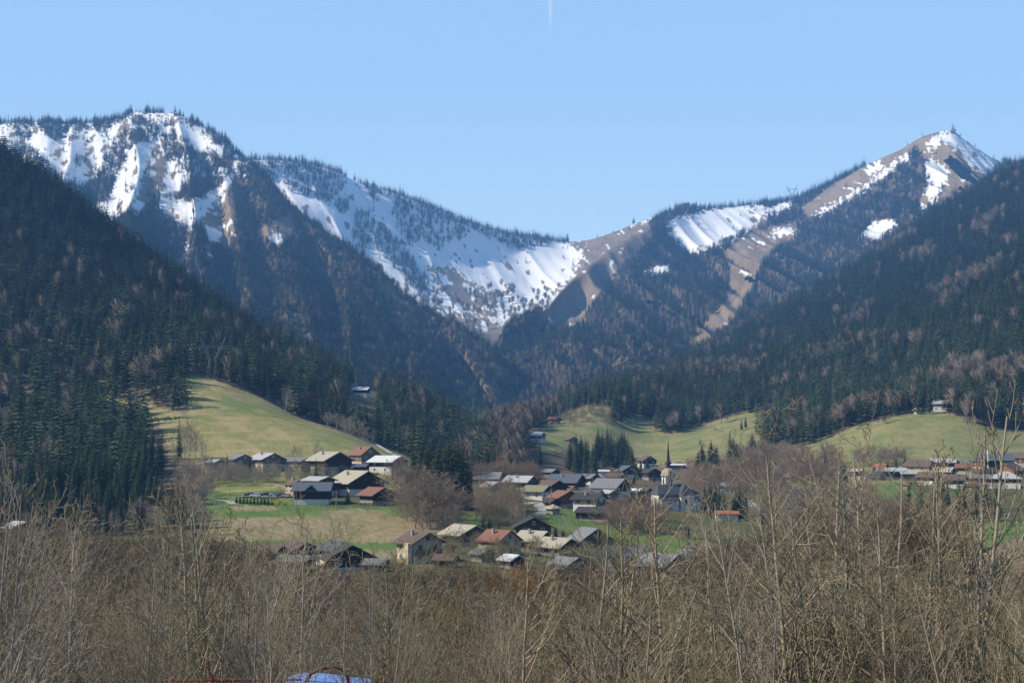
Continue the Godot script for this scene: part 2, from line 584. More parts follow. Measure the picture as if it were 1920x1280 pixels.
# W gable width, L length, H eave height, h1 height of the masonry part, yaw of the gable in degrees (0 faces the camera, + turns it to the right)
func house(called: String, label: String, category: String, px: float, py: float, W: float, L: float, H: float, h1: float, yaw: float, slope: float, rf: int, lw: int, up: int, opts: String, group := "", back := 0.0) -> Node3D:
	var at := gnd(px, py)
	at.z -= back
	var o := thing(called, label, category, at, deg_to_rad(yaw), group)
	var rise := W / 2 * tan(deg_to_rad(slope))
	var lowm: Material = mats.low[lw]
	var upm: Material = mats.up[up]
	var b := Bld.new()
	b.box(Vector3(-W / 2, -4.5, -L / 2), Vector3(W / 2, h1, L / 2))
	part("wall", b, lowm, o)
	var ov := 1.25 if "o" in opts else 0.8
	var og := 1.2 if "o" in opts else 0.7
	var hip := "h" in opts
	b = Bld.new()
	var w2 := W / 2 + 0.05
	var l2 := L / 2 + 0.05
	if hip:
		b.box(Vector3(-w2, h1, -l2), Vector3(w2, H, l2))
	else:
		for s in [1.0, -1.0]:
			var f := [Vector3(-w2 * s, h1, l2 * s), Vector3(-w2 * s, H, l2 * s), Vector3(0, H + rise, l2 * s), Vector3(w2 * s, H, l2 * s), Vector3(w2 * s, h1, l2 * s)]
			b.face(f)
		for s in [1.0, -1.0]:
			b.face([Vector3(w2 * s, h1, l2 * s), Vector3(w2 * s, H, l2 * s), Vector3(w2 * s, H, -l2 * s), Vector3(w2 * s, h1, -l2 * s)])
		b.face([Vector3(-w2, h1, -l2), Vector3(-w2, h1, l2), Vector3(w2, h1, l2), Vector3(w2, h1, -l2)])
	part("upper_wall", b, upm, o)
	b = Bld.new()
	var k := tan(deg_to_rad(slope))
	var th := 0.32
	var ye := H - ov * k + 0.2
	var yr := H + rise + 0.2
	if hip:
		var rl := maxf(L / 2 - W / 2 * 0.9, 0.2)
		var A := [Vector3(-W / 2 - ov, ye, -L / 2 - ov), Vector3(W / 2 + ov, ye, -L / 2 - ov), Vector3(W / 2 + ov, ye, L / 2 + ov), Vector3(-W / 2 - ov, ye, L / 2 + ov)]
		var r0 := Vector3(0, yr, -rl)
		var r1 := Vector3(0, yr, rl)
		b.face([A[3], r1, A[2]]); b.face([A[1], r0, A[0]]); b.face([A[2], r1, r0, A[1]]); b.face([A[0], r0, r1, A[3]])
		b.box(Vector3(-W / 2 - ov, ye - 0.25, -L / 2 - ov), Vector3(W / 2 + ov, ye - 0.005, L / 2 + ov))
	else:
		slab(b, Vector3(-W / 2 - ov, ye, L / 2 + og), Vector3(-W / 2 - ov, ye, -L / 2 - og), Vector3(0, yr, -L / 2 - og), Vector3(0, yr, L / 2 + og), th)
		slab(b, Vector3(W / 2 + ov, ye, -L / 2 - og), Vector3(W / 2 + ov, ye, L / 2 + og), Vector3(0.003, yr, L / 2 + og), Vector3(0.003, yr, -L / 2 - og), th)
	var roof := part("roof", b, mats.roof[rf], o)
	if "c" in opts:
		b = Bld.new()
		var cx := -W * 0.2
		var cy := H + (W / 2 - absf(cx)) * k
		b.box(Vector3(cx - .35, cy - .3, -L * .12), Vector3(cx + .35, cy + 1.5, -L * .12 + .7))
		b.box(Vector3(cx - .45, cy + 1.5, -L * .12 - .1), Vector3(cx + .45, cy + 1.65, -L * .12 + .8))
		part("chimney", b, mats.stone, roof)
	if "s" in opts:      # snow guards / ridge cap
		b = Bld.new()
		b.bar(Vector3(0, yr + .05, -L / 2 - og), Vector3(0, yr + .05, L / 2 + og), 0.14, 5)
		part("ridge_cap", b, mats.roof[6], roof)
	var fm: Material = mats.frame if (up != 3 and up != 5) else mats.frame_dark
	if "w" in opts:
		var gz := L / 2 + 0.06
		for x in [-W * .26, W * .26]:
			window(o, Vector3(x, minf(h1 + (H - h1) * .5, H - .8) + .1, gz), 0, 1.0, 1.2, fm)
			if h1 > 2.2: window(o, Vector3(x, h1 * .55, L / 2 + 0.01), 0, 1.1, 1.2, mats.frame)
		if rise > 2.2: window(o, Vector3(0, H + rise * .38, gz), 0, 0.9, 1.0, fm)
		for z in [-L * .27, L * .2]:
			window(o, Vector3(-w2 - .01, minf(h1 + (H - h1) * .5, H - .8), z), -PI / 2, 1.0, 1.15, fm)
			if h1 > 2.2: window(o, Vector3(-W / 2 - .01, h1 * .55, z), -PI / 2, 1.0, 1.1, mats.frame)
	if "d" in opts:
		b = Bld.new()
		b.box(Vector3(-.55, -.2, 0), Vector3(.55, 2.0, .08))
		var dr := part("door", b, mats.frame_dark, o)
		dr.position = Vector3(W * .04, 0, L / 2 + .07 if h1 < 2.0 else L / 2 + .01)
	if "g" in opts:      # large barn door
		b = Bld.new()
		b.box(Vector3(-1.7, -.2, 0), Vector3(1.7, 3.1, .1))
		var gd := part("barn_door", b, mats.up[2], o)
		gd.position = Vector3(W * .12, 0, L / 2 + .07)
	if "b" in opts:
		var bz := L / 2 + .06
		b = Bld.new()
		b.box(Vector3(-W * .46, h1 - .15, bz), Vector3(W * .46, h1, bz + 1.1))
		var bal := part("balcony", b, mats.frame_dark, o)
		b = Bld.new()
		b.bar(Vector3(-W * .46, h1 + 1.0, bz + 1.05), Vector3(W * .46, h1 + 1.0, bz + 1.05), .06)
		b.bar(Vector3(-W * .46, h1 + .12, bz + 1.05), Vector3(W * .46, h1 + .12, bz + 1.05), .04)
		var n := int(W * .92 / .3)
		for i in n + 1:
			var x := lerpf(-W * .455, W * .455, float(i) / n)
			b.box(Vector3(x - .07, h1, bz + 1.02), Vector3(x + .07, h1 + 1.0, bz + 1.06))
		part("railing", b, mats.frame_dark, bal)
	return o

func ribbon(called: String, pts: Array, width: float, m: Material, keys: Array) -> void:
	var b := Bld.new()
	var c := PackedVector3Array()
	for i in range(pts.size() - 1):
		for s in 8:
			var q: Vector2 = pts[i].lerp(pts[i + 1], s / 8.0)
			c.append(gnd(q.x, q.y, keys) + Vector3(0, .22, 0))
	c.append(gnd(pts[-1].x, pts[-1].y, keys) + Vector3(0, .22, 0))
	for i in c.size() - 1:
		var d0 := (c[mini(i + 1, c.size() - 1)] - c[maxi(i - 1, 0)])
		var d1 := (c[mini(i + 2, c.size() - 1)] - c[i])
		var s0 := Vector3(-d0.z, 0, d0.x).normalized() * width / 2
		var s1 := Vector3(-d1.z, 0, d1.x).normalized() * width / 2
		b.face([c[i] - s0, c[i + 1] - s1, c[i + 1] + s1, c[i] + s0])
	var o := part(called, b, m, self)
	o.set_meta("kind", "structure")

func pylon(px: float, py: float, height: float, span: float, label: String, turn := 0.0) -> Node3D:
	var at := gnd(px, py)
	var o := thing("pylon", label, "pylon", at, turn, "")
	var h := height
	var waist := h * .45
	var beam := h * .74
	var r := 0.075 * h / 25.0 * (1.0 if h < 30.0 else 2.0)
	for s in [-1.0, 1.0]:
		var b := Bld.new()
		var foot := Vector3(s * h * .13, -1, 0)
		var wa := Vector3(s * h * .085, waist, 0)
		var be := Vector3(s * h * .24, beam, 0)
		var steps := 7
		for z in [-1.0, 1.0]:
			b.bar(foot + Vector3(0, 0, z * h * .07), wa + Vector3(0, 0, z * h * .03), r)
			b.bar(foot + Vector3(-s * h * .07, 0, z * h * .07), wa + Vector3(-s * h * .03, 0, z * h * .03), r)
			b.bar(wa + Vector3(0, 0, z * h * .03), be + Vector3(0, 0, z * h * .02), r)
			b.bar(wa + Vector3(-s * h * .05, 0, z * h * .03), be + Vector3(-s * h * .05, 0, z * h * .02), r)
			for i in steps:
				var p0 := foot.lerp(wa, i / float(steps))
				var p1 := foot.lerp(wa, (i + 1) / float(steps))
				b.bar(p0 + Vector3(0, 0, z * h * .05), p1 + Vector3(-s * h * .04, 0, z * h * .05), r * .6, 3)
				var q0 := wa.lerp(be, i / float(steps))
				var q1 := wa.lerp(be, (i + 1) / float(steps))
				b.bar(q0 + Vector3(0, 0, z * h * .025), q1 + Vector3(-s * h * .05, 0, z * h * .025), r * .6, 3)
		part("leg", b, mats.steel, o)
		b = Bld.new()
		b.bar(be, Vector3(s * h * .30, h, 0), r)
		b.bar(be + Vector3(-s * h * .06, 0, 0), Vector3(s * h * .30, h, 0), r)
		for i in 4:
			b.bar(be.lerp(Vector3(s * h * .30, h, 0), i / 4.0), (be + Vector3(-s * h * .06, 0, 0)).lerp(Vector3(s * h * .30, h, 0), (i + 1) / 4.0), r * .6, 3)
		part("horn", b, mats.steel, o)
	var b2 := Bld.new()
	for y in [0.0, h * .04]:
		var e := span / 2 if y == 0.0 else span * .36
		b2.bar(Vector3(-e, beam + y, -.3), Vector3(e, beam + y, -.3), r)
		b2.bar(Vector3(-e, beam + y, .3), Vector3(e, beam + y, .3), r)
	for i in 16:
		var x0 := lerpf(-span * .36, span * .36, i / 16.0)
		b2.bar(Vector3(x0, beam, 0), Vector3(x0 + span * .72 / 16.0, beam + h * .04, 0), r * .6, 3)
	part("crossarm", b2, mats.steel, o)
	for x in [-.48, -.28, -.12, .12, .28, .48]:
		var b3 := Bld.new()
		b3.lathe([[0.02, 0.0], [.11, -.1], [.11, -h * .05], [.02, -h * .055]], 6, Vector3(x * span, beam, 0))
		part("insulator", b3, mats.insulator, o)
	return o

func car(px: float, py: float, turn: float, paint: Color, label: String) -> void:
	var o := thing("parked_car", label, "car", gnd(px, py), turn, "cars parked beside the field")
	var m := mat(paint, 0.3)
	var b := Bld.new()
	var prof := [[-2.1, .35], [-2.1, .85], [-1.95, .95], [-1.0, 1.0], [-.45, 1.02], [1.6, 1.02], [2.05, .9], [2.1, .4]]
	for s in [1.0, -1.0]:
		var f := []
		for e in prof: f.append(Vector3(e[0], e[1], .85 * s))
		if s < 0: f.reverse()
		b.face(f)
	for i in prof.size():
		var p: Array = prof[i]
		var q: Array = prof[(i + 1) % prof.size()]
		b.face([Vector3(p[0], p[1], .85), Vector3(p[0], p[1], -.85), Vector3(q[0], q[1], -.85), Vector3(q[0], q[1], .85)])
	part("body", b, m, o)
	b = Bld.new()
	b.hexa([Vector3(-1.05, 1.0, .8), Vector3(1.75, 1.0, .8), Vector3(1.75, 1.0, -.8), Vector3(-1.05, 1.0, -.8), Vector3(-.4, 1.42, .62), Vector3(1.3, 1.42, .62), Vector3(1.3, 1.42, -.62), Vector3(-.4, 1.42, -.62)])
	var cab := part("windows", b, mats.glass, o)
	b = Bld.new()
	b.box(Vector3(-.42, 1.415, -.64), Vector3(1.32, 1.49, .64))
	part("roof", b, m, cab)
	for x in [-1.3, 1.35]:
		for z in [-.8, .8]:
			b = Bld.new()
			b.lathe([[0.001, -.1], [.33, -.1], [.33, .1], [0.001, .1]], 10, Vector3.ZERO)
			var w := part("wheel", b, mats.tyre, o)
			w.rotation.x = PI / 2
			w.position = Vector3(x, .33, z)

# ------------------------------------------------------------------ colours of the ground
var SNOW := Color(.93, .935, .94)
var lm_snow := []
var lm_brown := []
var lm_tree := []
var bw_tree := []
var bw_brown := []
var rm_snow := []
var rm_brown := []
var lh_open := []
var rh_open := []
var vg_field := []
var vg_tan := []
var clearing := []

func regions() -> void:
	lm_snow = [poly([-20,238, 60,236, 100,250, 150,246, 200,242, 246,222, 248,240, 215,285, 195,318, 150,352, 118,340, 70,288, 30,266, -20,258]),
		poly([248,212, 330,220, 372,248, 402,268, 398,290, 365,282, 340,262, 300,252, 272,244, 250,228]),
		poly([255,265, 295,255, 282,300, 268,335, 240,400, 205,415, 168,388, 205,372, 218,330, 236,298]),
		poly([312,300, 352,296, 356,335, 330,365, 300,392, 300,350]),
		poly([438,318, 434,352, 400,390, 372,425, 330,418, 296,388, 304,362, 335,376, 380,372, 412,342]),
		poly([350,420, 362,420, 354,470, 346,488, 346,450]), poly([505,310, 520,312, 514,330, 506,326])]
	lm_brown = [poly([292,268, 318,280, 312,325, 292,365, 262,400, 240,400, 262,350, 284,305]),
		poly([432,345, 442,400, 432,475, 392,460, 376,415, 405,375]), poly([478,430, 545,402, 552,440, 522,466, 484,452]),
		poly([384,455, 400,470, 396,490, 384,480]), poly([228,226, 246,228, 236,262, 220,258])]
	lm_tree = [poly([25,225, 60,225, 58,262, 40,272, 28,262]), poly([75,222, 135,222, 128,250, 100,264, 80,252]), poly([176,222, 202,222, 197,254, 182,260]), poly([246,213, 264,222, 302,236, 294,264, 272,270, 256,256, 262,232]),
		poly([305,228, 322,226, 328,262, 332,302, 312,302, 305,262]), poly([330,275, 372,285, 398,300, 422,320, 420,346, 395,362, 366,352, 344,336, 328,310]), poly([205,262, 234,252, 248,268, 230,302, 210,334, 184,354, 168,348, 190,322]), poly([140,300, 150,298, 152,316, 142,318])]
	bw_tree = [poly([440,280, 620,296, 652,322, 640,360, 618,384, 590,372, 556,366, 530,345, 470,330]),
		poly([640,318, 700,345, 760,355, 860,395, 920,418, 1000,434, 1066,446, 1066,456, 1010,462, 960,470, 925,452, 880,428, 840,414, 770,378, 690,358]),
		poly([740,372, 800,384, 862,412, 882,440, 872,452, 845,455, 815,462, 790,448, 772,462, 752,440, 738,400]),
		poly([664,396, 700,402, 712,430, 738,440, 760,470, 798,520, 812,548, 770,540, 730,490, 690,462, 668,470, 662,436]),
		poly([630,372, 652,380, 655,404, 632,402]), poly([690,362, 704,364, 706,382, 694,380]), poly([1060,440, 1190,405, 1190,418, 1060,450])]
	bw_brown = [poly([1060,452, 1300,390, 1300,450, 1150,470, 1100,520, 1060,560, 1040,560, 1080,505, 1092,470]), poly([560,700, 760,556, 840,590, 905,590, 940,612, 980,600, 1060,560, 1300,560, 1300,800, 560,800]),
		poly([800,500, 850,500, 900,540, 930,580, 900,590, 850,560, 820,535])]
	rm_snow = [poly([1256,412, 1285,402, 1330,393, 1425,384, 1444,396, 1408,430, 1362,456, 1322,474, 1292,480, 1266,456, 1250,438]),
		poly([1518,412, 1540,392, 1580,372, 1625,345, 1660,318, 1704,284, 1706,298, 1660,332, 1620,358, 1580,384, 1540,402]),
		poly([1738,266, 1762,250, 1784,246, 1842,284, 1886,304, 1856,326, 1822,316, 1796,280, 1766,264, 1748,288]),
		poly([1744,298, 1776,312, 1782,330, 1768,352, 1750,384, 1730,400, 1722,380, 1738,350, 1734,316]),
		poly([1615,440, 1640,414, 1682,412, 1672,440, 1642,454]), poly([1440,390, 1492,374, 1478,392, 1446,408]), poly([1206,505, 1256,496, 1252,514, 1210,516]),
		poly([1620,318, 1650,300, 1656,312, 1630,330]), poly([1440,436, 1482,424, 1490,436, 1450,446])]
	rm_brown = [poly([1040,460, 1120,445, 1200,418, 1204,436, 1150,466, 1112,500, 1090,540, 1080,590, 1036,604, 1020,590, 1040,560]),
		poly([1492,416, 1500,440, 1452,470, 1424,505, 1410,548, 1378,596, 1325,650, 1290,650, 1330,600, 1362,560, 1370,510, 1356,482, 1374,452, 1440,426]),
		poly([1786,270, 1806,296, 1852,326, 1834,346, 1772,374, 1752,384, 1784,330, 1752,296, 1766,270]),
		poly([1500,392, 1560,348, 1640,302, 1712,264, 1722,276, 1660,330, 1560,396, 1518,414]), poly([1418,386, 1444,392, 1440,420, 1400,440]),
		poly([1120,520, 1150,524, 1120,560, 1080,600, 1060,600]), poly([1215,420, 1225,446, 1180,492, 1135,530, 1108,575, 1090,612, 1040,622, 1008,600, 1040,548, 1080,506, 1120,476, 1160,448]), poly([1700,262, 1745,248, 1782,240, 1850,285, 1880,300, 1800,300, 1730,300])]
	lh_open = [poly([160,738, 250,752, 352,778, 348,700, 400,712, 470,735, 560,783, 640,808, 745,850, 790,872, 890,905, 890,990, 380,990, 372,905, 318,862, 306,806, 250,778, 165,748]),
		poly([480,684, 545,680, 545,700, 490,696])]
	clearing = [poly([652,722, 706,722, 706,800, 652,790])]
	rh_open = [poly([1425,868, 1440,856, 1500,840, 1600,800, 1690,776, 1765,768, 1800,782, 1860,800, 1925,812, 2100,830, 2100,960, 1400,960]),
		poly([1030,795, 1080,768, 1140,748, 1150,790, 1200,776, 1225,800, 1250,815, 1300,800, 1340,790, 1400,770, 1462,768, 1440,792, 1425,815, 1432,840, 1380,852, 1290,862, 1230,876, 1150,880, 1060,842, 1020,850, 1000,835])]
	vg_field = [poly([385,925, 470,915, 560,935, 600,950, 700,950, 780,945, 790,975, 860,1000, 880,1012, 760,1040, 560,1035, 420,1010, 385,985]),
		poly([860,962, 900,960, 905,1000, 860,992]), poly([1100,985, 1180,990, 1300,1010, 1290,1050, 1120,1050]), poly([990,955, 1080,950, 1100,975, 1160,1000, 1060,1000]),
		poly([1640,900, 1800,905, 1800,940, 1640,930]), poly([1800,985, 2200,940, 2200,1090, 1800,1062]), poly([1390,945, 1450,895, 1470,905, 1420,950]), poly([90,995, 175,1005, 150,1035, 100,1030])]
	vg_tan = [poly([385,972, 560,968, 700,966, 800,972, 870,1005, 860,1014, 700,1017, 520,1013, 400,1015]), poly([600,958, 660,953, 730,957, 720,966, 610,966]), poly([430,948, 520,950, 520,957, 430,957]), poly([560,1031, 740,1031, 740,1048, 560,1046])]

func jig(q: Vector2, a: float) -> Vector2:
	return q + Vector2(n2.get_noise_2d(q.x * 9.0, q.y * 9.0), n2.get_noise_2d(q.x * 9.0 + 500.0, q.y * 9.0)) * a

func snowy(q: Vector2, p: Vector3, cut: float) -> bool:     # streaks of melted ground in the snow
	return n3.get_noise_2d(p.x * .9 + p.y * .35, p.y * .45) + .5 * n2.get_noise_2d(p.x * 3.0, p.y * 2.0) < cut

func earth(p: Vector3, a: Color, b: Color) -> Color:
	return a.lerp(b, clampf(.5 + .9 * n2.get_noise_2d(p.x * 2.0, p.z * 2.0) + .6 * n3.get_noise_2d(p.x * 3.0, p.z * 3.0) + .5 * n3.get_noise_2d(p.x * 9.0 + p.y * 6.0, p.z * 9.0), 0, 1))

var C_BROWN := Color(.32, .245, .165)
var C_BROWN2 := Color(.225, .175, .125)
var C_FLOOR := Color(.15, .12, .084)
var C_FLOOR2 := Color(.205, .16, .112)

func col_lm(q: Vector2, p: Vector3, _n: Vector3, _j: int) -> Color:
	var w := jig(q, 14.0)
	if inside(w, lm_brown): return SNOW if not snowy(q, p, .3) else earth(p, C_BROWN, C_BROWN2)
	if inside(w, lm_snow): return SNOW if snowy(q, p, .3) else earth(p, C_BROWN, C_BROWN2)
	if q.y < 330 and not snowy(q, p, .02): return SNOW
	return earth(p, C_FLOOR, C_FLOOR2)

func col_bw(q: Vector2, p: Vector3, _n: Vector3, _j: int) -> Color:
	var w := jig(q, 16.0)
	if inside(w, bw_brown): return SNOW if not snowy(q, p, .36) else earth(p, C_BROWN, C_BROWN2)
	var low := clampf((q.y - 470.0) / 140.0, 0, 1) * (1.0 if q.x < 960 else .4)
	return SNOW if snowy(q, p, .5 - .52 * low) else earth(p, C_BROWN, C_BROWN2)

func col_rm(q: Vector2, p: Vector3, _n: Vector3, _j: int) -> Color:
	var w := jig(q, 12.0)
	if inside(w, rm_snow): return SNOW if snowy(q, p, .45) else earth(p, C_BROWN, C_BROWN2)
	if inside(w, rm_brown): return SNOW if not snowy(q, p, .5) else earth(p, C_BROWN, C_BROWN2)
	return earth(p, C_FLOOR, C_FLOOR2)

func col_lh(q: Vector2, p: Vector3, _n: Vector3, _j: int) -> Color:
	if inside(jig(q, 5.0), lh_open):
		var g := earth(p, Color(.205, .205, .075), Color(.345, .28, .14))
		g = g.lerp(Color(.15, .20, .06), clampf(.2 + n2.get_noise_2d(p.x * .8 + 70.0, p.z * .8) * 1.4, 0, .8))
		return g.lerp(Color(.40, .32, .17), clampf(n3.get_noise_2d(p.x * 1.3, p.z * 2.4) * 1.6 - .1, 0, .8))
	return earth(p, C_FLOOR, C_FLOOR2)

func col_rh(q: Vector2, p: Vector3, _n: Vector3, _j: int) -> Color:
	if inside(jig(q, 12.0), rh_open):
		var g := earth(p, Color(.145, .18, .065), Color(.265, .235, .115))
		return g.lerp(Color(.27, .21, .11), clampf(n3.get_noise_2d(p.x * 1.1, p.z * 1.6) * 1.6 - .2, 0, .8))
	return earth(p, C_FLOOR, Color(.12, .09, .06))

func col_vg(q: Vector2, p: Vector3, _n: Vector3, _j: int) -> Color:
	var w := jig(q, 5.0)
	if p.z > -300.0 and p.x < 92.0: return earth(p, C_FLOOR, C_FLOOR2)       # leaf litter of the wood
	if inside(w, vg_tan): return earth(p, Color(.27, .215, .125), Color(.19, .17, .08)).lerp(Color(.35, .29, .19), clampf(n3.get_noise_2d(p.x * 9.0, p.z * 9.0) * 1.5, 0, .7))
	if inside(w, vg_field): return earth(p, Color(.085, .15, .042), Color(.15, .185, .066))
	return earth(p, Color(.085, .10, .042), Color(.14, .12, .065))

func build_terrain() -> void:
	regions()
	terrain("left_mtn", "left_mountain", [
		[[-400,900,1500],[0,890,1500],[400,880,1520],[800,865,1560],[1010,852,1600]],
		[[-400,640,1800],[0,640,1800],[250,640,1800],[450,660,1780],[600,690,1760],[700,712,1750],[800,735,1740],[900,775,1720],[960,815,1700],[1010,846,1680]],
		[[-400,450,2200],[0,440,2200],[250,425,2180],[450,475,2130],[550,530,2080],[650,580,2020],[750,636,1960],[850,700,1900],[920,750,1850],[970,806,1800],[1010,842,1760]],
		[[-400,330,2550],[0,320,2520],[250,310,2480],[400,350,2400],[480,400,2320],[550,455,2240],[650,525,2140],[750,596,2060],[850,650,1980],[920,705,1910],[970,775,1850],[1010,838,1800]],
		[[-400,244,2900],[0,236,2800],[60,234,2780],[120,238,2770],[180,234,2750],[240,222,2720],[262,214,2700],[330,218,2680],[380,242,2650],[420,266,2600],[450,296,2540],[500,340,2460],[545,388,2380],[600,434,2310],[650,466,2250],[700,502,2200],[760,556,2130],[830,602,2070],[880,630,2030],[930,665,1980],[960,728,1920],[985,800,1880],[1010,834,1850]],
		[[-400,330,3300],[250,330,3200],[450,390,3000],[700,580,2600],[930,740,2300],[1010,838,2200]]],
		[26, 40, 40, 60, 10], -400, 1010, 620, 4, 95.0, 3.0, col_lm)
	terrain("bowl", "snow_bowl_mountain", [
		[[360,760,2400],[700,740,2400],[940,700,2450],[1100,720,2500],[1340,760,2500]],
		[[360,600,2650],[600,590,2650],[800,600,2680],[940,612,2700],[1050,590,2720],[1150,570,2750],[1340,590,2800]],
		[[360,450,2850],[550,430,2860],[700,480,2900],[800,530,2920],[900,560,2960],[980,562,3000],[1050,530,3020],[1120,500,3020],[1340,490,3050]],
		[[360,360,2950],[550,360,2960],[700,410,3020],[800,455,3080],[900,490,3140],[980,495,3180],[1050,490,3200],[1120,470,3180],[1340,440,3150]],
		[[360,305,3000],[450,302,3010],[480,300,3020],[520,302,3040],[600,314,3070],[640,328,3090],[680,347,3110],[740,364,3140],[800,386,3170],[850,406,3210],[900,426,3260],[960,441,3310],[1010,448,3340],[1060,455,3360],[1100,452,3360],[1150,437,3340],[1200,417,3320],[1250,402,3300],[1340,396,3300]],
		[[360,420,3500],[900,560,3700],[1340,520,3700]]],
		[16, 44, 56, 50, 8], 360, 1340, 520, 4, 26.0, 2.0, col_bw)
	terrain("right_mtn", "right_mountain", [
		[[910,880,1700],[1200,875,1700],[2400,880,1750]],
		[[910,800,1820],[980,780,1850],[1050,745,1900],[1150,705,1950],[1300,682,2000],[1500,680,2020],[1800,680,2100],[2400,690,2200]],
		[[910,730,1940],[1000,685,2050],[1060,645,2150],[1150,602,2280],[1250,562,2450],[1350,532,2520],[1450,530,2520],[1550,520,2500],[1650,482,2480],[1750,452,2480],[1900,452,2500],[2400,560,2600]],
		[[910,690,2030],[980,640,2150],[1050,596,2380],[1120,545,2520],[1200,496,2700],[1280,472,2820],[1380,450,2900],[1450,440,2920],[1520,430,2900],[1600,402,2820],[1700,362,2740],[1780,340,2700],[1880,370,2730],[2000,420,2800],[2400,520,2900]],
		[[910,690,2080],[935,645,2110],[950,616,2140],[985,596,2220],[1020,582,2330],[1050,548,2440],[1085,513,2550],[1120,485,2640],[1160,457,2740],[1205,430,2860],[1250,403,2960],[1290,394,3050],[1340,394,3120],[1390,390,3160],[1430,386,3190],[1460,383,3200],[1490,378,3200],[1530,362,3160],[1580,337,3080],[1640,306,2990],[1700,277,2930],[1720,264,2910],[1750,253,2890],[1782,247,2880],[1810,265,2890],[1840,285,2900],[1880,304,2920],[1920,322,2950],[2100,400,3000],[2400,490,3100]],
		[[910,760,2300],[1100,600,2900],[1490,470,3600],[1780,360,3300],[2400,580,3500]]],
		[20, 44, 50, 60, 8], 910, 2400, 640, 4, 85.0, 2.5, col_rm)
	terrain("right_hill", "right_hill", [
		[[860,912,740],[1000,916,740],[1250,936,740],[1400,936,740],[1500,920,740],[1600,913,740],[1800,902,740],[1920,896,740],[2500,890,740]],
		[[860,888,860],[1000,888,870],[1100,892,880],[1250,898,890],[1400,886,880],[1500,868,860],[1600,858,850],[1700,852,840],[1800,855,830],[1920,862,820],[2500,850,820]],
		[[860,868,960],[940,850,970],[1000,848,1000],[1100,866,1020],[1200,876,1030],[1300,862,1020],[1400,848,1000],[1480,842,980],[1600,808,960],[1700,784,950],[1800,788,930],[1920,812,920],[2500,780,920]],
		[[860,855,1080],[940,830,1090],[1000,822,1120],[1100,828,1160],[1200,845,1180],[1300,828,1180],[1400,808,1160],[1500,798,1120],[1600,778,1080],[1700,762,1060],[1800,745,1040],[1920,740,1030],[2500,660,1040]],
		[[860,838,1200],[940,808,1220],[1000,795,1250],[1040,788,1280],[1140,750,1340],[1200,774,1340],[1300,794,1320],[1400,770,1320],[1460,762,1310],[1600,725,1300],[1800,675,1280],[1920,630,1270],[2500,500,1280]],
		[[860,830,1350],[940,798,1370],[1000,784,1400],[1050,772,1450],[1140,738,1520],[1250,718,1600],[1400,680,1650],[1600,600,1700],[1800,520,1720],[1920,465,1720],[2500,250,1720]],
		[[860,828,1450],[930,806,1480],[960,794,1500],[1000,786,1520],[1050,768,1580],[1150,732,1700],[1250,702,1850],[1400,625,2000],[1560,540,2080],[1700,448,2140],[1820,375,2180],[1920,320,2200],[2000,275,2220],[2500,60,2300]],
		[[860,860,1700],[1150,780,2100],[1560,620,2500],[1920,420,2600],[2500,200,2700]]],
		[16, 22, 22, 22, 34, 34, 6], 860, 2500, 420, 6, 46.0, 4.0, col_rh)
	terrain("left_hill", "left_hill", [
		[[-500,985,590],[0,975,590],[200,960,590],[400,935,600],[560,922,610],[750,922,610],[880,930,620],[1010,925,640]],
		[[-500,905,680],[0,892,690],[200,872,700],[350,858,705],[500,858,700],[650,862,700],[750,872,705],[880,893,720],[1010,905,730]],
		[[-500,825,780],[0,815,790],[200,792,800],[350,778,800],[500,790,800],[600,808,800],[700,838,800],[780,864,800],[880,884,810],[1010,900,820]],
		[[-500,745,880],[0,738,890],[200,722,895],[330,698,900],[400,706,900],[470,733,895],[560,780,890],[640,806,885],[740,847,880],[820,870,880],[900,886,885],[1010,898,890]],
		[[-500,655,1000],[0,645,1000],[200,645,1000],[330,655,1000],[420,672,1000],[520,716,995],[600,752,985],[700,795,975],[800,838,960],[900,872,950],[1010,894,940]],
		[[-500,480,1180],[0,500,1180],[200,555,1170],[330,605,1160],[450,655,1150],[550,698,1130],[650,735,1110],[750,775,1080],[850,822,1040],[920,856,1020],[960,874,1010],[1010,890,1000]],
		[[-500,20,1450],[0,298,1420],[100,362,1410],[200,436,1400],[330,532,1380],[480,632,1350],[600,698,1300],[680,728,1260],[740,742,1220],[790,762,1180],[860,802,1120],[920,838,1070],[960,862,1050],[1010,886,1040]],
		[[-500,200,1750],[330,640,1700],[700,800,1500],[1010,894,1150]]],
		[18, 22, 24, 16, 24, 40, 6], -500, 1010, 400, 6, 14.0, 2.5, col_lh)
	var far_row := func(d, y): return [[-700, y, d], [960, y, d], [2620, y, d]]
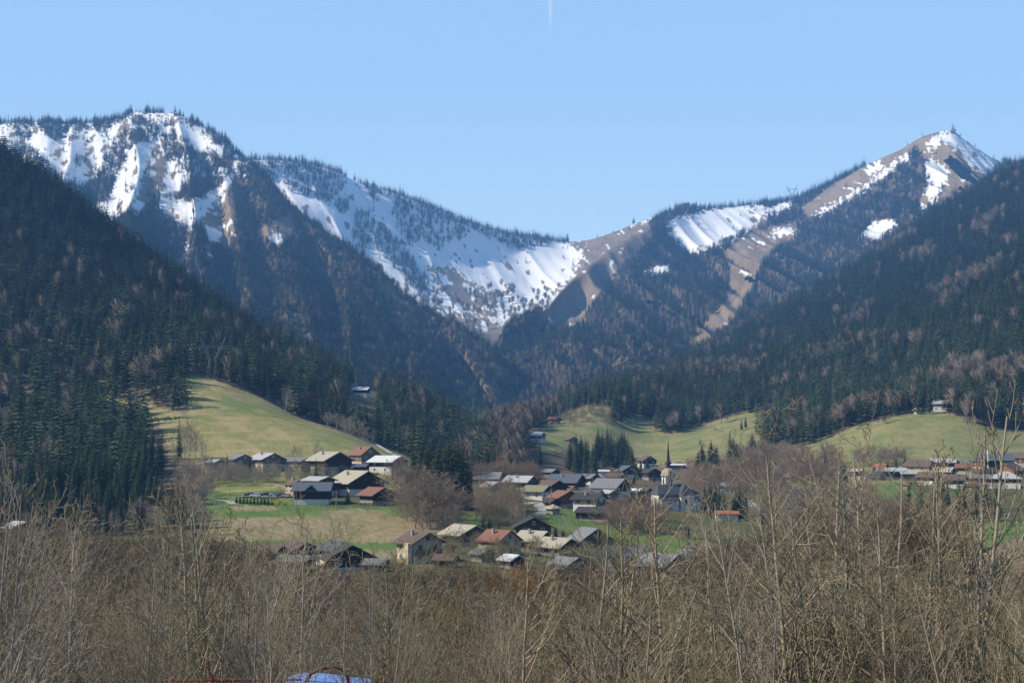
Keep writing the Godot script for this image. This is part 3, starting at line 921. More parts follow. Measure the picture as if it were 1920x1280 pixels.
	terrain("valley", "ground", [
		hrow(0.6, [[-900, -1.72], [2820, -1.72]]), hrow(6.0, [[-900, -2.2], [2820, -2.2]]), hrow(12.0, [[-900, -3.3], [2820, -3.2]]), hrow(20.0, [[-900, -5.6], [2820, -5.2]]),
		hrow(35.0, [[-900, -9.5], [960, -10.5], [2820, -9]]), hrow(60.0, [[-900, -16], [960, -18], [1600, -17], [2820, -12]]), hrow(100.0, [[-900, -24], [960, -27], [1600, -24], [1900, -20], [2820, -12]]),
		hrow(160.0, [[-900, -32], [960, -35], [1500, -33], [1700, -28], [1920, -20], [2820, -8]]), hrow(240.0, [[-900, -38], [960, -40], [1400, -38], [1600, -33], [1750, -25], [1830, -19.5], [1920, -15.8], [2820, -2]]),
		hrow(320.0, [[-900, -38], [960, -39], [1400, -39], [1600, -36], [1800, -32], [1920, -30], [2820, -22]]),
		drow(400.0, [[-900,1062],[0,1062],[200,1060],[380,1062],[600,1072],[800,1062],[1000,1060],[1200,1080],[1400,1080],[1600,1062],[1800,1040],[1920,1030],[2820,980]]),
		drow(470.0, [[-900,1020],[0,1020],[200,1015],[380,1015],[600,1020],[800,1014],[1000,1016],[1200,1030],[1400,1032],[1600,1015],[1800,995],[1920,985],[2820,950]]),
		drow(540.0, [[-900,990],[0,985],[200,980],[380,956],[600,950],[800,956],[1000,968],[1200,982],[1400,990],[1600,980],[1800,960],[1920,955],[2820,930]]),
		drow(600.0, [[-900,975],[0,968],[200,952],[380,927],[600,920],[760,920],[900,936],[1000,942],[1200,958],[1400,968],[1600,955],[1800,935],[1920,930],[2820,915]]),
		drow(670.0, [[-900,968],[0,960],[200,945],[380,922],[600,912],[760,910],[900,914],[1000,922],[1200,940],[1400,945],[1600,925],[1800,908],[1920,905],[2820,900]]),
		drow(800.0, [[-900,965],[380,915],[600,905],[900,900],[1000,903],[1200,915],[1400,920],[1600,905],[1800,892],[1920,888],[2820,888]]),
		drow(1000.0, [[-900,960],[600,900],[900,890],[1200,900],[1400,905],[1600,895],[2820,885]]), drow(1500.0, [[-900,905],[2820,885]])],
		[2, 4, 6, 8, 8, 8, 10, 12, 12, 14, 24, 24, 20, 20, 12, 8, 4], -900, 2820, 460, 0, 0.0, 0.0, col_vg)

# ------------------------------------------------------------------ woods
func make_tree_meshes() -> void:
	lib.conifer = []
	for i in 5:
		var a := conifer(11 + i, 34, 8, true, [.19, .165, .21, .155, .18][i])
		lib.conifer.append([a[0].mesh(mats.trunk), a[1].mesh(mats.needles)])
	lib.far_conifer = []
	for i in 4:
		var a := conifer(31 + i, 12, 6, false, [.17, .145, .19, .15][i])
		lib.far_conifer.append([a[0].mesh(mats.trunk), a[1].mesh(mats.needles)])
	var kinds := {
		"tall": {"stems": 1, "lean": .12, "rad": .11, "kids": [22, 6, 4], "ratio": [.46, .42, .42], "ang": .85, "lift": .09, "wob": .14, "thin": .0075, "shrink": .55, "bare": .22, "deep": 3, "bud": 0.0, "twig": Color(.95, .85, .75)},
		"multi": {"stems": 4, "lean": .22, "rad": .07, "kids": [13, 6, 3], "ratio": [.4, .42, .42], "ang": .78, "lift": .09, "wob": .13, "thin": .007, "shrink": .55, "bare": .25, "deep": 3, "bud": 0.0, "twig": Color(.95, .82, .7)},
		"budded": {"stems": 2, "lean": .10, "rad": .10, "kids": [17, 4, 2], "ratio": [.34, .36, .4], "ang": .6, "lift": .14, "wob": .09, "thin": .009, "shrink": .55, "bare": .3, "deep": 3, "bud": .03, "twig": Color(.8, .75, .65)},
		"shrub": {"stems": 9, "lean": .3, "rad": .045, "kids": [10, 5, 3], "ratio": [.38, .42, .42], "ang": .7, "lift": .09, "wob": .13, "thin": .006, "shrink": .6, "bare": .25, "deep": 3, "bud": 0.0, "twig": Color(1.0, .84, .68)},
		"round": {"stems": 1, "lean": .12, "rad": .17, "kids": [22, 8, 5], "ratio": [.68, .5, .5], "ang": 1.0, "lift": .09, "wob": .15, "thin": .022, "shrink": .5, "bare": .1, "deep": 3, "bud": 0.0, "twig": Color(1.0, .85, .75)}}
	var n := {"tall": 4, "multi": 3, "budded": 2, "shrub": 3, "round": 3}
	for k in kinds:
		lib[k] = []
		for i in n[k]:
			var a := bare(100 + 17 * i + n.keys().find(k) * 131, kinds[k])
			lib[k].append([a[0].mesh(mats.bark), a[1].mesh(mats.bark)])
			if k == "round" or k == "shrub" or k == "tall" or k == "multi":    # whole tree in one mesh, for the woods
				var w := Bld.new()
				for b in a:
					var off := w.v.size()
					w.v.append_array(b.v); w.n.append_array(b.n); w.c.append_array(b.c)
					for e in b.ix: w.ix.append(e + off)
				if not lib.has(k + "_whole"): lib[k + "_whole"] = []
				lib[k + "_whole"].append(w.mesh(mats.bark))
	# a far leafless crown: coarse fans of twigs
	lib.far_bare = []
	for i in 3:
		var r := RandomNumberGenerator.new()
		r.seed = 900 + i
		var b := Bld.new()
		b.col = Color(1, 1, 1)
		b.tube(PackedVector3Array([Vector3(0, -.05, 0), Vector3(0, .35, 0), Vector3(.01, .8, 0)]), PackedFloat32Array([.014, .011, .003]), 3)
		for k in 150:
			var a := r.randf() * TAU
			var h := r.randf_range(.18, .7)
			var tip := Vector3(cos(a), 0, sin(a)) * (.06 + .24 * sin(PI * pow((h - .1) / .72, .8))) * r.randf_range(.5, 1.1) + Vector3(0, h + r.randf_range(.1, .3), 0)
			var p := Vector3(0, h, 0)
			var m := p.lerp(tip, r.randf_range(.3, .6)) + Vector3(r.randf_range(-.03, .03), -.02, r.randf_range(-.03, .03))
			var g := r.randf_range(.7, 1.25)
			b.col = Color(g, g * .97, g * .93)
			var out := Vector3(cos(a), .4, sin(a)).normalized()
			var sd := Vector3(-sin(a), r.randf_range(-.4, .4), cos(a)) * r.randf_range(.006, .013)
			b.tri(m - sd, m + sd, tip, out)
			b.tri(m - sd, m + sd, p, out)
			for s in 2:
				var t2 := tip + Vector3(r.randf_range(-.08, .08), r.randf_range(-.02, .09), r.randf_range(-.08, .08))
				b.tri(m.lerp(tip, .3 + .3 * s) - sd * .7, m.lerp(tip, .3 + .3 * s) + sd * .7, t2, out)
		lib.far_bare.append(b.mesh(mats.bark))

func far_wood(name_: String, where: String, list: Array, hlo: float, hhi: float) -> void:
	var con := []
	var brs := []
	for e in list:
		var s := rng.randf_range(.5, 1.12) * (1.0 + .45 * n2.get_noise_2d(e[1].x * 2.2, e[1].z * 2.2))
		if e[0] == 0:
			con.append([rng.randi() % 4, xform(e[1], lerpf(hlo, hhi, rng.randf()) * s, rng.randf_range(1.0, 1.5), rng.randf() * TAU), tint(.45, 1.6, .15)])
		else:
			brs.append([rng.randi() % 3, xform(e[1], hhi * rng.randf_range(.5, .8), rng.randf_range(1.0, 1.5), rng.randf() * TAU), Color(.115, .102, .09) * rng.randf_range(.55, 1.1)])
	var crowns := []
	for v in lib.far_conifer: crowns.append(v[1])
	stuff("conifer_forest", "dark conifer forest covering " + where, "forest", crowns, con)
	if brs.size(): stuff("bare_wood", "leafless brown trees among the conifers on " + where, "wood", lib.far_bare, brs)
	print(name_, " conifers ", con.size(), " bare ", brs.size())

func lh_pick(q: Vector2, p: Vector3) -> int:
	if inside(q, lh_open) or inside(q, clearing): return -1
	if q.x > 285 and q.y > 800 and q.x < 420: return -1
	if q.x > 360 and q.y > (868 if q.x < 880 else 893): return -1
	var n := n2.get_noise_2d(p.x * 1.4 + 300.0, p.z * 1.4)
	if q.x < 420 and q.y > 890: return 1 if n > .3 and rng.randf() < .5 else 0
	return 1 if rng.randf() < .006 + clampf((n - .3) * 1.6, 0.0, .4) else 0

func rh_pick(q: Vector2, p: Vector3) -> int:
	if inside(jig(q, 16.0), rh_open): return -1
	var n := n2.get_noise_2d(p.x * .7 + 100.0, p.z * .7)
	if q.y > 870 and q.x > 1560: return -1
	if q.x < 1075 and q.x > 985 and q.y > 808: return -1
	if q.x < 1010 and q.y > 745: return 1 if rng.randf() < .3 else (0 if rng.randf() < .06 else -1)
	if q.x < 1080 and q.y > 770: return (1 if n > .1 else 0) if rng.randf() < .5 else -1
	if q.y > 835 and q.x < 1560: return -1
	if q.x > 1780 and q.y > 700: return (1 if n > -.1 else 0) if rng.randf() < .7 else -1
	return 1 if rng.randf() < .008 + clampf((n - .26) * 2.2, 0.0, .5) else 0

func lm_pick(q: Vector2, p: Vector3) -> int:
	if q.y > 330 + .66 * q.x and q.x < 700 and q.y > 300 + q.x * .78 + 60: return -1      # hidden behind the near hill
	if inside(jig(q, 6.0), lm_tree): return 0 if rng.randf() < .8 else -1
	if inside(q, lm_snow) and not inside(q, lm_brown): return 0 if rng.randf() < .02 else -1
	if inside(q, lm_brown): return 0 if rng.randf() < .03 else -1
	var n := n2.get_noise_2d(p.x * .6, p.y * .9)
	if q.y < 330: return 0 if n2.get_noise_2d(p.x * 2.4, p.y * 2.0) > -.12 and rng.randf() < .85 else -1
	return 1 if q.y > 450 and rng.randf() < .02 + clampf((n - .22) * 1.6, 0.0, .4) else 0

func bw_pick(q: Vector2, _p: Vector3) -> int:
	if inside(jig(q, 8.0), bw_tree): return 0
	return 0 if rng.randf() < .006 else (1 if q.y > 540 and rng.randf() < .05 else -1)

func rm_pick(q: Vector2, p: Vector3) -> int:
	if inside(q, rm_snow): return 0 if rng.randf() < .008 else -1
	if inside(q, rm_brown): return 0 if rng.randf() < .012 else -1
	var n := n2.get_noise_2d(p.x * .6 + 50.0, p.y * .9)
	if q.y > 560 and q.x < 1500: return 1 if rng.randf() < .02 + clampf((n - .18) * 1.8, 0.0, .45) else 0
	return 1 if n > .42 and rng.randf() < .6 else 0

func build_woods() -> void:
	make_tree_meshes()
	print("tree meshes ", Time.get_ticks_msec())
	far_wood("left mountain", "the snow capped mountain with the long wooded ridge", scatter("left_mtn", 40.0, lm_pick), 15.0, 21.0)
	far_wood("bowl", "the crest of the snow bowl", scatter("bowl", 50.0, bw_pick), 16.0, 24.0)
	far_wood("right mountain", "the mountain below the pointed snowy peak", scatter("right_mtn", 40.0, rm_pick), 15.0, 22.0)
	far_wood("right hill", "the broad slope above the sloping green meadows", scatter("right_hill", 30.0, rh_pick), 19.0, 27.0)
	var all := scatter("left_hill", 34.0, lh_pick)
	all.sort_custom(func(a, b): return a[1].z > b[1].z)
	var rest := []
	var nc := 0
	var nb := 0
	for e in all:
		var seen: bool = e[2].x > -30 and e[2].x < 1000 and e[2].y < 1010
		if e[0] == 0 and nc < 60 and seen:
			nc += 1
			tree_thing("spruce_tree", "conifer", rng.randi(), "dark spruce standing in the shaded forest below the long meadow", "tree", e[1], rng.randf_range(18, 27), rng.randf_range(.85, 1.15), rng.randf() * TAU, "spruces of the shaded forest", "crown")
		elif e[0] == 1 and nb < 16 and seen:
			nb += 1
			tree_thing("bare_tree", "round", rng.randi(), "leafless grey brown tree among the spruces below the long meadow", "tree", e[1], rng.randf_range(1.0, 1.7), .9, rng.randf() * TAU, "leafless trees among the spruces", "branches", mats.bark_grey)
		else:
			rest.append(e)
	far_wood("left hill", "the shaded hillside above the long meadow", rest, 19.0, 27.0)

# ------------------------------------------------------------------ the scene
func _ready() -> void:
	rng.seed = 4711
	n1.seed = 5; n1.frequency = .02; n1.fractal_octaves = 3
	n2.seed = 9; n2.frequency = .012; n2.fractal_octaves = 4
	n3.seed = 21; n3.frequency = .035; n3.fractal_octaves = 4
	# camera
	var cam := Camera3D.new()
	cam.name = "camera"
	cam.fov = rad_to_deg(2.0 * atan(640.0 / F))
	cam.rotation.x = pitch
	cam.near = 0.2
	cam.far = 30000.0
	add_child(cam)
	cam.current = true
	# sky and haze
	var sky := ProceduralSkyMaterial.new()
	sky.sky_top_color = lin(.08, .21, .43)
	sky.sky_horizon_color = lin(.53, .69, .75)
	sky.sky_curve = 0.2
	sky.ground_horizon_color = lin(.53, .69, .75)
	sky.ground_bottom_color = lin(.12, .12, .09)
	sky.sun_angle_max = 1.0
	var env := Environment.new()
	env.background_mode = Environment.BG_SKY
	env.sky = Sky.new()
	env.sky.sky_material = sky
	env.tonemap_mode = Environment.TONE_MAPPER_LINEAR
	env.tonemap_exposure = 1.85
	env.fog_enabled = true
	env.fog_density = 0.00007
	env.volumetric_fog_enabled = true
	env.volumetric_fog_density = 0.0
	env.fog_light_color = lin(.20, .46, .95)
	env.sdfgi_enabled = true
	env.ssao_enabled = true
	env.ssil_enabled = true
	var we := WorldEnvironment.new()
	we.name = "environment"
	we.environment = env
	add_child(we)
	# sun: high on the left, a little beyond the scene
	var sun := DirectionalLight3D.new()
	sun.name = "sun"
	sun.light_energy = 1.6
	sun.light_color = Color(1.0, .95, .87)
	sun.light_angular_distance = 0.5
	sun.shadow_enabled = true
	var el := deg_to_rad(40.0)
	var az := deg_to_rad(-6.0)
	sun.basis = Basis.looking_at(Vector3(cos(el) * cos(az), -sin(el), cos(el) * sin(az)))
	add_child(sun)
	make_materials()
	print("start ", Time.get_ticks_msec())
	build_terrain()
	print("terrain ", Time.get_ticks_msec())
	# thicker air in the upper valley beyond the near hills
	var air := FogVolume.new()
	air.name = "valley_haze"
	air.size = Vector3(6400, 1300, 2300)
	air.position = Vector3(0, 380, -2650)
	var am := FogMaterial.new()
	am.density = 0.00014
	am.albedo = lin(.20, .46, .95)
	air.material = am
	air.set_meta("kind", "stuff")
	air.set_meta("label", "blue haze filling the upper valley")
	air.set_meta("category", "haze")
	add_child(air)
	bark_materials()
	build_woods()
	print("woods ", Time.get_ticks_msec())
	build_village()
	print("village ", Time.get_ticks_msec())
	build_thicket()
	print("thicket ", Time.get_ticks_msec())
	build_details()
	print("done ", Time.get_ticks_msec())

func bark_materials() -> void:
	mats.bark_grey = leafy(lin(.195, .18, .158))
	mats.bark_tan = leafy(lin(.215, .188, .142))
	mats.bark_red = leafy(lin(.18, .148, .122))
	mats.bark_olive = leafy(lin(.16, .152, .10))

func build_village() -> void:
	# called, label, category, px, py, W, L, H, h1, yaw, slope, roof, low, up, options
	var H := [
		# row along the foot of the long meadow
		["chalet", "chalet with pale grey metal roof and two chimneys at the meadow foot", "house", 500, 880, 11, 12, 5.2, 2.6, 40, 24, 0, 1, 2, "cwos"],
		["house", "low grey roofed house behind the hedge at the meadow foot", "house", 558, 880, 8, 10, 4.0, 2.4, 62, 20, 6, 1, 2, "w"],
		["barn", "large barn with wide cream roof and dark gable at the meadow foot", "barn", 618, 884, 15, 14, 5.6, 2.4, 42, 25, 1, 2, 0, "cogs"],
		["house", "tall gabled house with red brown and tan roof near the track", "house", 683, 876, 10, 11, 6.2, 2.8, 38, 35, 3, 1, 2, "cw"],
		["shed", "small blue grey roofed shed below the red brown roof", "shed", 676, 887, 6, 6, 3.2, 1.0, 80, 18, 4, 2, 0, ""],
		["chalet", "chalet with long white roof and whitewashed end wall beside tall spruces", "house", 728, 886, 12, 13, 5.4, 2.8, 58, 22, 9, 0, 0, "wo"],
		["house", "dark roofed house half hidden behind a spruce at the meadow foot", "house", 452, 880, 10, 10, 4.8, 2.4, 30, 24, 6, 2, 2, "w"],
		["shed", "low shed with pale roof among bare trees at the wood edge", "shed", 402, 878, 7, 6, 3.0, 1.0, 60, 18, 0, 2, 2, ""],
		["cottage", "small cottage with brown roof and pinkish wall by the car park", "house", 556, 926, 7, 7.5, 4.2, 2.4, 35, 30, 2, 3, 3, "cw"],
		["chalet", "brown timber chalet with light grey roof behind the black chalet", "house", 598, 930, 8, 9, 6.6, 2.4, 50, 16, 0, 0, 1, "o"],
		["chalet", "black timber chalet with slate roof and small front gable", "house", 587, 943, 8.5, 13, 5.4, 1.6, 88, 30, 4, 0, 0, "o"],
		["barn", "great barn with long pale roof sweeping down and dark brown gable", "barn", 668, 926, 17, 15, 5.0, 2.2, 40, 27, 1, 0, 0, "cogs"],
		["annex", "flat grey roofed annex joined to the great barn", "building", 634, 927, 5, 8, 3.2, 2.6, 85, 8, 6, 2, 2, ""],
		["chalet", "dark chalet with rusty red roof beside the cypress", "house", 706, 943, 10, 8.5, 3.6, 1.2, 42, 26, 3, 2, 0, "o"],
		# lower group in front of the field
		["house", "brown roofed house with cream stair tower and balcony below the field", "house", 786, 1052, 11, 10, 6.6, 3.0, 36, 27, 2, 1, 5, "cwob"],
		["chalet", "dark timber house with wide gable and two small windows", "house", 655, 1068, 15, 10, 4.2, 1.2, 16, 27, 5, 0, 0, "ow"],
		["house", "slate roofed house with hipped end behind the dark timber gable", "house", 630, 1052, 10, 12, 4.2, 2.6, 62, 27, 4, 1, 2, "hc"],
		["barn", "weathered barn with brown roof beside a dark hedge block", "barn", 556, 1050, 10, 11, 4.0, 1.4, 40, 24, 2, 2, 1, "o"],
		["shed", "grey roofed shed in front of the weathered barn", "shed", 552, 1068, 8, 9, 3.0, 1.0, 84, 20, 6, 2, 0, ""],
		["shed", "tiny cream gabled shed next to the dark timber house", "shed", 612, 1071, 4, 4, 2.8, 1.2, 30, 30, 1, 1, 5, ""],
		["barn", "black barn with two pale roof edges below the big bare tree", "barn", 872, 1020, 13, 11, 4.2, 1.0, 40, 23, 1, 2, 0, "os"],
		["house", "yellow cream house with terracotta roof and two chimneys", "house", 936, 1040, 10.5, 10, 5.2, 3.4, 46, 31, 3, 5, 5, "cwd"],
		["chalet", "brown timber house with broad gable facing the valley", "house", 998, 1010, 13, 10, 5.0, 2.2, 6, 26, 5, 3, 1, "owb"],
		["chalet", "black chalet with cream roof and red upper roof strip", "house", 1002, 1034, 9.5, 9, 4.6, 1.4, 52, 28, 1, 2, 0, "co"],
		["house", "low house with wide cream roof beside the black chalet", "house", 1046, 1042, 10, 10, 3.8, 1.6, 48, 25, 1, 2, 0, "coc"],
		["house", "large grey gabled house behind the slender bare trees", "house", 1106, 1038, 13, 11, 5.0, 2.6, 24, 32, 6, 2, 2, "w"],
		["house", "slate roofed house with two dark chimney stacks", "house", 1172, 1062, 9, 13, 4.2, 3.0, 86, 30, 4, 0, 3, "cw"],
		["chalet", "brown timber chalet with light edged grey roof", "house", 1240, 1080, 11, 12, 4.2, 1.6, 44, 27, 6, 3, 6, "co"],
		["shed", "small shed with pale corrugated roof below the slate roofed house", "shed", 1170, 1086, 3.6, 5, 2.4, 1.0, 88, 14, 9, 2, 2, ""],
		["shed", "small shed with dull grey roof beside the pale corrugated one", "shed", 1148, 1085, 4, 5.5, 2.4, 1.0, 86, 14, 6, 2, 2, ""],
		["house", "house with stone grey roof glimpsed through thin trees below the cream roofs", "house", 1066, 1078, 8, 8, 3.6, 1.6, 40, 24, 6, 2, 2, ""],
		["house", "house with big pale roof half hidden by the thicket", "house", 1322, 1078, 9, 13, 3.6, 1.6, 70, 24, 6, 2, 2, ""],
		# the middle of the village
		["barn", "wide grey roofed barn behind bare trees beside the tall spruces", "barn", 914, 915, 10, 13, 4.6, 2.0, 76, 28, 6, 2, 2, ""],
		["chalet", "chalet with silver roof and white ground floor at the village edge", "house", 976, 925, 10, 11, 5.6, 2.8, 62, 24, 0, 0, 2, "cob"],
		["house", "white house with mossy roof and paired windows", "house", 1008, 936, 8, 9.5, 4.0, 3.2, 58, 26, 8, 0, 0, "wo"],
		["barn", "dark gabled barn with dull brown roof joined to the white house", "barn", 1032, 934, 10.5, 10, 5.2, 1.0, 38, 27, 2, 2, 0, "o"],
		["farmhouse", "long farmhouse with slate grey roof and dark end gable", "house", 1062, 922, 12, 15, 5.2, 2.4, 64, 29, 4, 0, 0, "co"],
		["house", "small house with dull red roof in front of the long farmhouse", "house", 1064, 930, 6, 7, 3.2, 2.2, 55, 26, 3, 0, 3, "w"],
		["chalet", "reddish brown chalet in the middle of the village", "house", 1058, 950, 9.5, 8, 4.4, 1.4, 30, 25, 3, 2, 6, "o"],
		["house", "white walled chalet with dark roof above the sloping lawn", "house", 1106, 962, 9.5, 10, 6.0, 3.6, 60, 22, 5, 0, 3, "cwob"],
		["shed", "black little barn beside the pale hut", "shed", 1036, 951, 4.5, 4.5, 2.4, .8, 35, 24, 5, 2, 0, ""],
		["hut", "stone hut with cream pointed roof on the lawn", "hut", 1037, 963, 3.8, 3.8, 2.4, 2.2, 40, 30, 1, 2, 2, "h"],
		["farmhouse", "large farmhouse with broad grey hipped roof near the church", "house", 1146, 934, 13, 14, 5.6, 3.4, 52, 30, 6, 0, 0, "ow"],
		["annex", "low annex with light grey roof in front of the broad farmhouse", "building", 1142, 936, 6, 6, 3.2, 1.2, 46, 22, 0, 2, 2, ""],
		["shed", "dark shed with whitish roof between farmhouse and church", "shed", 1193, 936, 6, 6, 3.6, 1.4, 46, 26, 9, 2, 0, ""],
		["barn", "black barn with sloping tar roof below the white walled chalet", "barn", 1118, 976, 9, 13, 3.4, .8, 66, 20, 5, 2, 0, ""],
		["shed", "orange red box shed beside the black barn", "shed", 1142, 962, 4, 5.5, 2.6, .6, 78, 10, 3, 3, 4, ""],
		["house", "grey roofed house behind the white walled chalet", "house", 1112, 941, 7, 7, 4.0, 2.4, 70, 22, 4, 0, 3, ""],
		["hut", "pale roofed lean to hut among bare trees in the gully", "hut", 942, 940, 4.6, 5, 2.2, 1.2, 50, 26, 1, 2, 2, ""],
		["house", "long low building with bright orange red roof in the conifers", "building", 1363, 976, 5, 8.5, 3.0, 2.4, 88, 20, 7, 0, 3, ""],
		["house", "white roofed house behind the dark conifers near the church", "house", 1366, 924, 7, 8, 4.0, 2.6, 84, 22, 0, 0, 2, "c"],
		["house", "house with slate roof in bare trees above the winding path", "house", 1433, 896, 8, 8.5, 4.4, 2.2, 74, 30, 4, 0, 2, ""],
		# behind the church and on the far meadow
		["house", "gabled house with white ground floor on the slope above the church", "house", 1213, 876, 10, 10, 5.0, 2.6, 20, 32, 2, 0, 0, "w"],
		["shed", "long shed with white roof above the church spire", "shed", 1268, 880, 6, 12, 3.0, 1.4, 86, 14, 9, 2, 2, ""],
		["chalet", "dark gabled chalet among trees below the white floored house", "house", 1176, 896, 11, 9, 4.8, 2.2, 22, 27, 4, 0, 0, "ow"],
		["house", "dull red roofed house just behind the church tower", "house", 1242, 898, 7, 9, 4.2, 2.4, 80, 26, 3, 1, 2, ""],
		["chalet", "black gabled chalet next to the dull red roof", "house", 1222, 900, 9, 8, 4.8, 1.8, 24, 28, 5, 2, 0, ""],
		["hut", "white hut between conifers above the village", "hut", 1133, 894, 5, 6, 3.6, 3.0, 82, 14, 9, 0, 3, ""],
		["barn", "dark barn with bright ridge above the village gully", "barn", 1032, 894, 7, 8, 3.2, 1.2, 50, 24, 6, 2, 0, ""],
		["farmhouse", "farmhouse with gleaming white roof on the far meadow", "house", 1006, 828, 9, 11, 5.0, 2.4, 64, 26, 9, 0, 2, "w"],
		["chalet", "small chalet with salmon roof at the far meadow edge", "house", 1038, 795, 8, 9, 4.2, 2.0, 60, 26, 3, 1, 2, ""],
		["hut", "brown hay hut on the far meadow", "hut", 1071, 830, 7, 7, 3.0, .6, 30, 26, 3, 2, 1, ""],
		["chalet", "white roofed chalet hidden in the forest of the near spur", "house", 677, 742, 9, 11, 5.0, 2.2, 78, 22, 9, 0, 0, "o"],
		["chalet", "chalet with pale roof at the top of the sloping meadow", "house", 1763, 770, 8, 9, 5.0, 2.6, 66, 24, 0, 0, 2, "w"],
		["hut", "small cream hut beside the chalet at the meadow top", "hut", 1722, 776, 5, 5, 2.8, 1.4, 40, 26, 1, 1, 2, ""],
		# hamlet below the sloping meadow
		["house", "blue grey walled house with pale roof at the hamlet edge", "house", 1604, 900, 6.5, 7, 5.0, 2.2, 62, 18, 0, 0, 0, ""],
		["barn", "long barn with faded pink brown roof in the hamlet", "barn", 1634, 900, 6, 8, 3.6, 1.4, 84, 18, 2, 3, 3, ""],
		["house", "house with grey roof and dormer joined to the long barn", "house", 1655, 898, 6.5, 7, 4.4, 2.0, 80, 26, 6, 3, 5, "c"],
		["barn", "barn with wide silver grey roof and dark front in the hamlet", "barn", 1677, 898, 7, 10, 4.4, 1.2, 87, 24, 0, 2, 0, ""],
		["barn", "low barn with narrow grey roof strip and shadowed front", "barn", 1706, 899, 6, 10, 3.2, 1.0, 87, 16, 0, 2, 2, ""],
		["chalet", "tan gabled chalet with two peaks and grey brown roof", "house", 1727, 890, 9, 12, 4.8, 2.6, 52, 33, 2, 1, 5, "w"],
		["chalet", "small tan gabled chalet beside the two peaked one", "house", 1712, 886, 6.5, 8, 4.0, 2.2, 34, 34, 2, 1, 1, "w"],
		["chalet", "chalet with cream roof and reddish timber front above the green bank", "house", 1772, 902, 8, 9, 5.0, 2.4, 50, 24, 1, 3, 1, "wb"],
		["barn", "dark gabled barn with long pale roof above the hamlet", "barn", 1768, 878, 7, 13, 3.6, 1.0, 66, 26, 0, 2, 0, ""],
		["barn", "long low barn with light roof at the foot of the meadow", "barn", 1803, 878, 5, 10, 3.0, 1.0, 86, 20, 6, 2, 0, ""],
		["house", "house with brick red roof in the hamlet", "house", 1806, 890, 7, 8, 4.0, 2.2, 70, 26, 3, 1, 2, ""],
		["barn", "big barn with steel blue roof behind the pale mast", "barn", 1868, 880, 11, 14, 5.4, 1.4, 84, 27, 4, 2, 0, "o"],
		["chalet", "reddish timber chalet beside the steel blue roof", "house", 1842, 880, 8, 8, 4.8, 1.6, 34, 28, 2, 3, 6, "w"],
		["chalet", "brown gabled chalet with white edged roof at the hamlet top", "house", 1900, 872, 7.5, 9, 4.6, 1.8, 38, 33, 2, 0, 1, "w"],
		["chalet", "dark brown gabled chalet beside the white edged roof", "house", 1918, 874, 8, 9, 5.0, 1.8, 30, 33, 2, 2, 1, "w"],
		["barn", "barn with glowing orange timber gable and brown roof", "barn", 1892, 894, 11, 13, 4.0, 1.2, -40, 32, 2, 2, 4, "o"],
		["farmhouse", "farmhouse with large light grey hipped roof at the hamlet foot", "house", 1886, 914, 11, 13, 4.4, 2.2, 70, 26, 0, 0, 0, "h"],
		["barn", "round shouldered dark barn in the middle of the hamlet", "barn", 1848, 898, 9, 10, 3.4, 1.4, 80, 22, 5, 2, 2, ""],
		["house", "low house with grey roof below the round shouldered barn", "house", 1846, 908, 7, 9, 3.2, 1.6, 76, 22, 6, 3, 2, ""],
		["hut", "pink walled hut on the green bank below the hamlet", "hut", 1700, 916, 3, 3, 2.2, 1.4, 40, 28, 3, 3, 3, ""],
		["shed", "little orange roofed shed behind the silver barn", "shed", 1650, 886, 6, 6, 3.4, 1.0, 55, 24, 7, 2, 0, ""],
		# beyond the near bushes
		["house", "pale roofed house glimpsed behind the arching branches", "house", 36, 1012, 9, 9, 5.0, 2.4, 42, 24, 0, 0, 2, "w"],
		["shed", "shed with brick red roof by the small green clearing", "shed", 112, 1040, 5, 6, 3.0, 1.2, 40, 26, 3, 3, 1, ""]]
	var small := [[925, 928, "tin roofed shed behind the wide barn", 0], [962, 912, "low brown shed above the silver roof", 2], [1000, 910, "grey hay shed in the trees above the mossy roof", 6], [1088, 946, "timber shed beside the reddish brown chalet", 2], [1168, 924, "brown roofed hut behind the broad farmhouse", 2], [1208, 930, "slate roofed shed beside the church wall", 4], [1172, 952, "dark timber hut in the pinkish shrubs", 5], [905, 1052, "garden shed below the yellow cream house", 6], [960, 1064, "pale roofed garage beside the yellow cream house", 9], [835, 1064, "brown garden shed beside the stair tower house", 2],
		[705, 1072, "low grey garage next to the dark timber gable", 6], [505, 1056, "small brown barn at the field corner", 2], [1300, 1064, "grey roofed cottage below the church bank", 6], [1345, 1050, "brown roofed cottage in the bushes below the church", 2], [1570, 904, "dark hut at the near end of the hamlet", 5], [1480, 902, "pale roofed cabin in the bare trees", 0], [1742, 908, "brown timber hut below the tan chalet", 2], [1822, 906, "grey shed in the hamlet beside the brick red roof", 6], [1792, 914, "cream walled cottage on the hamlet bank", 2], [1155, 905, "chalet with brown roof behind the conifers above the village", 2], [1105, 908, "timber hay barn above the long farmhouse", 6]]
	for e in small:
		var big: bool = "cottage" in e[2] or "chalet" in e[2] or "barn" in e[2]
		H.append(["shed" if not big else "cottage", e[2], "shed" if not big else "house", e[0], e[1], 7.5 if big else 5.0, 8.0 if big else 6.0, 4.0 if big else 2.8, 1.8 if big else .8, 30.0 + fmod(e[0] * 7.3, 50.0), 26, e[3], 0 if big else 2, [0, 1, 2][int(e[0]) % 3], "wo" if big else ""])
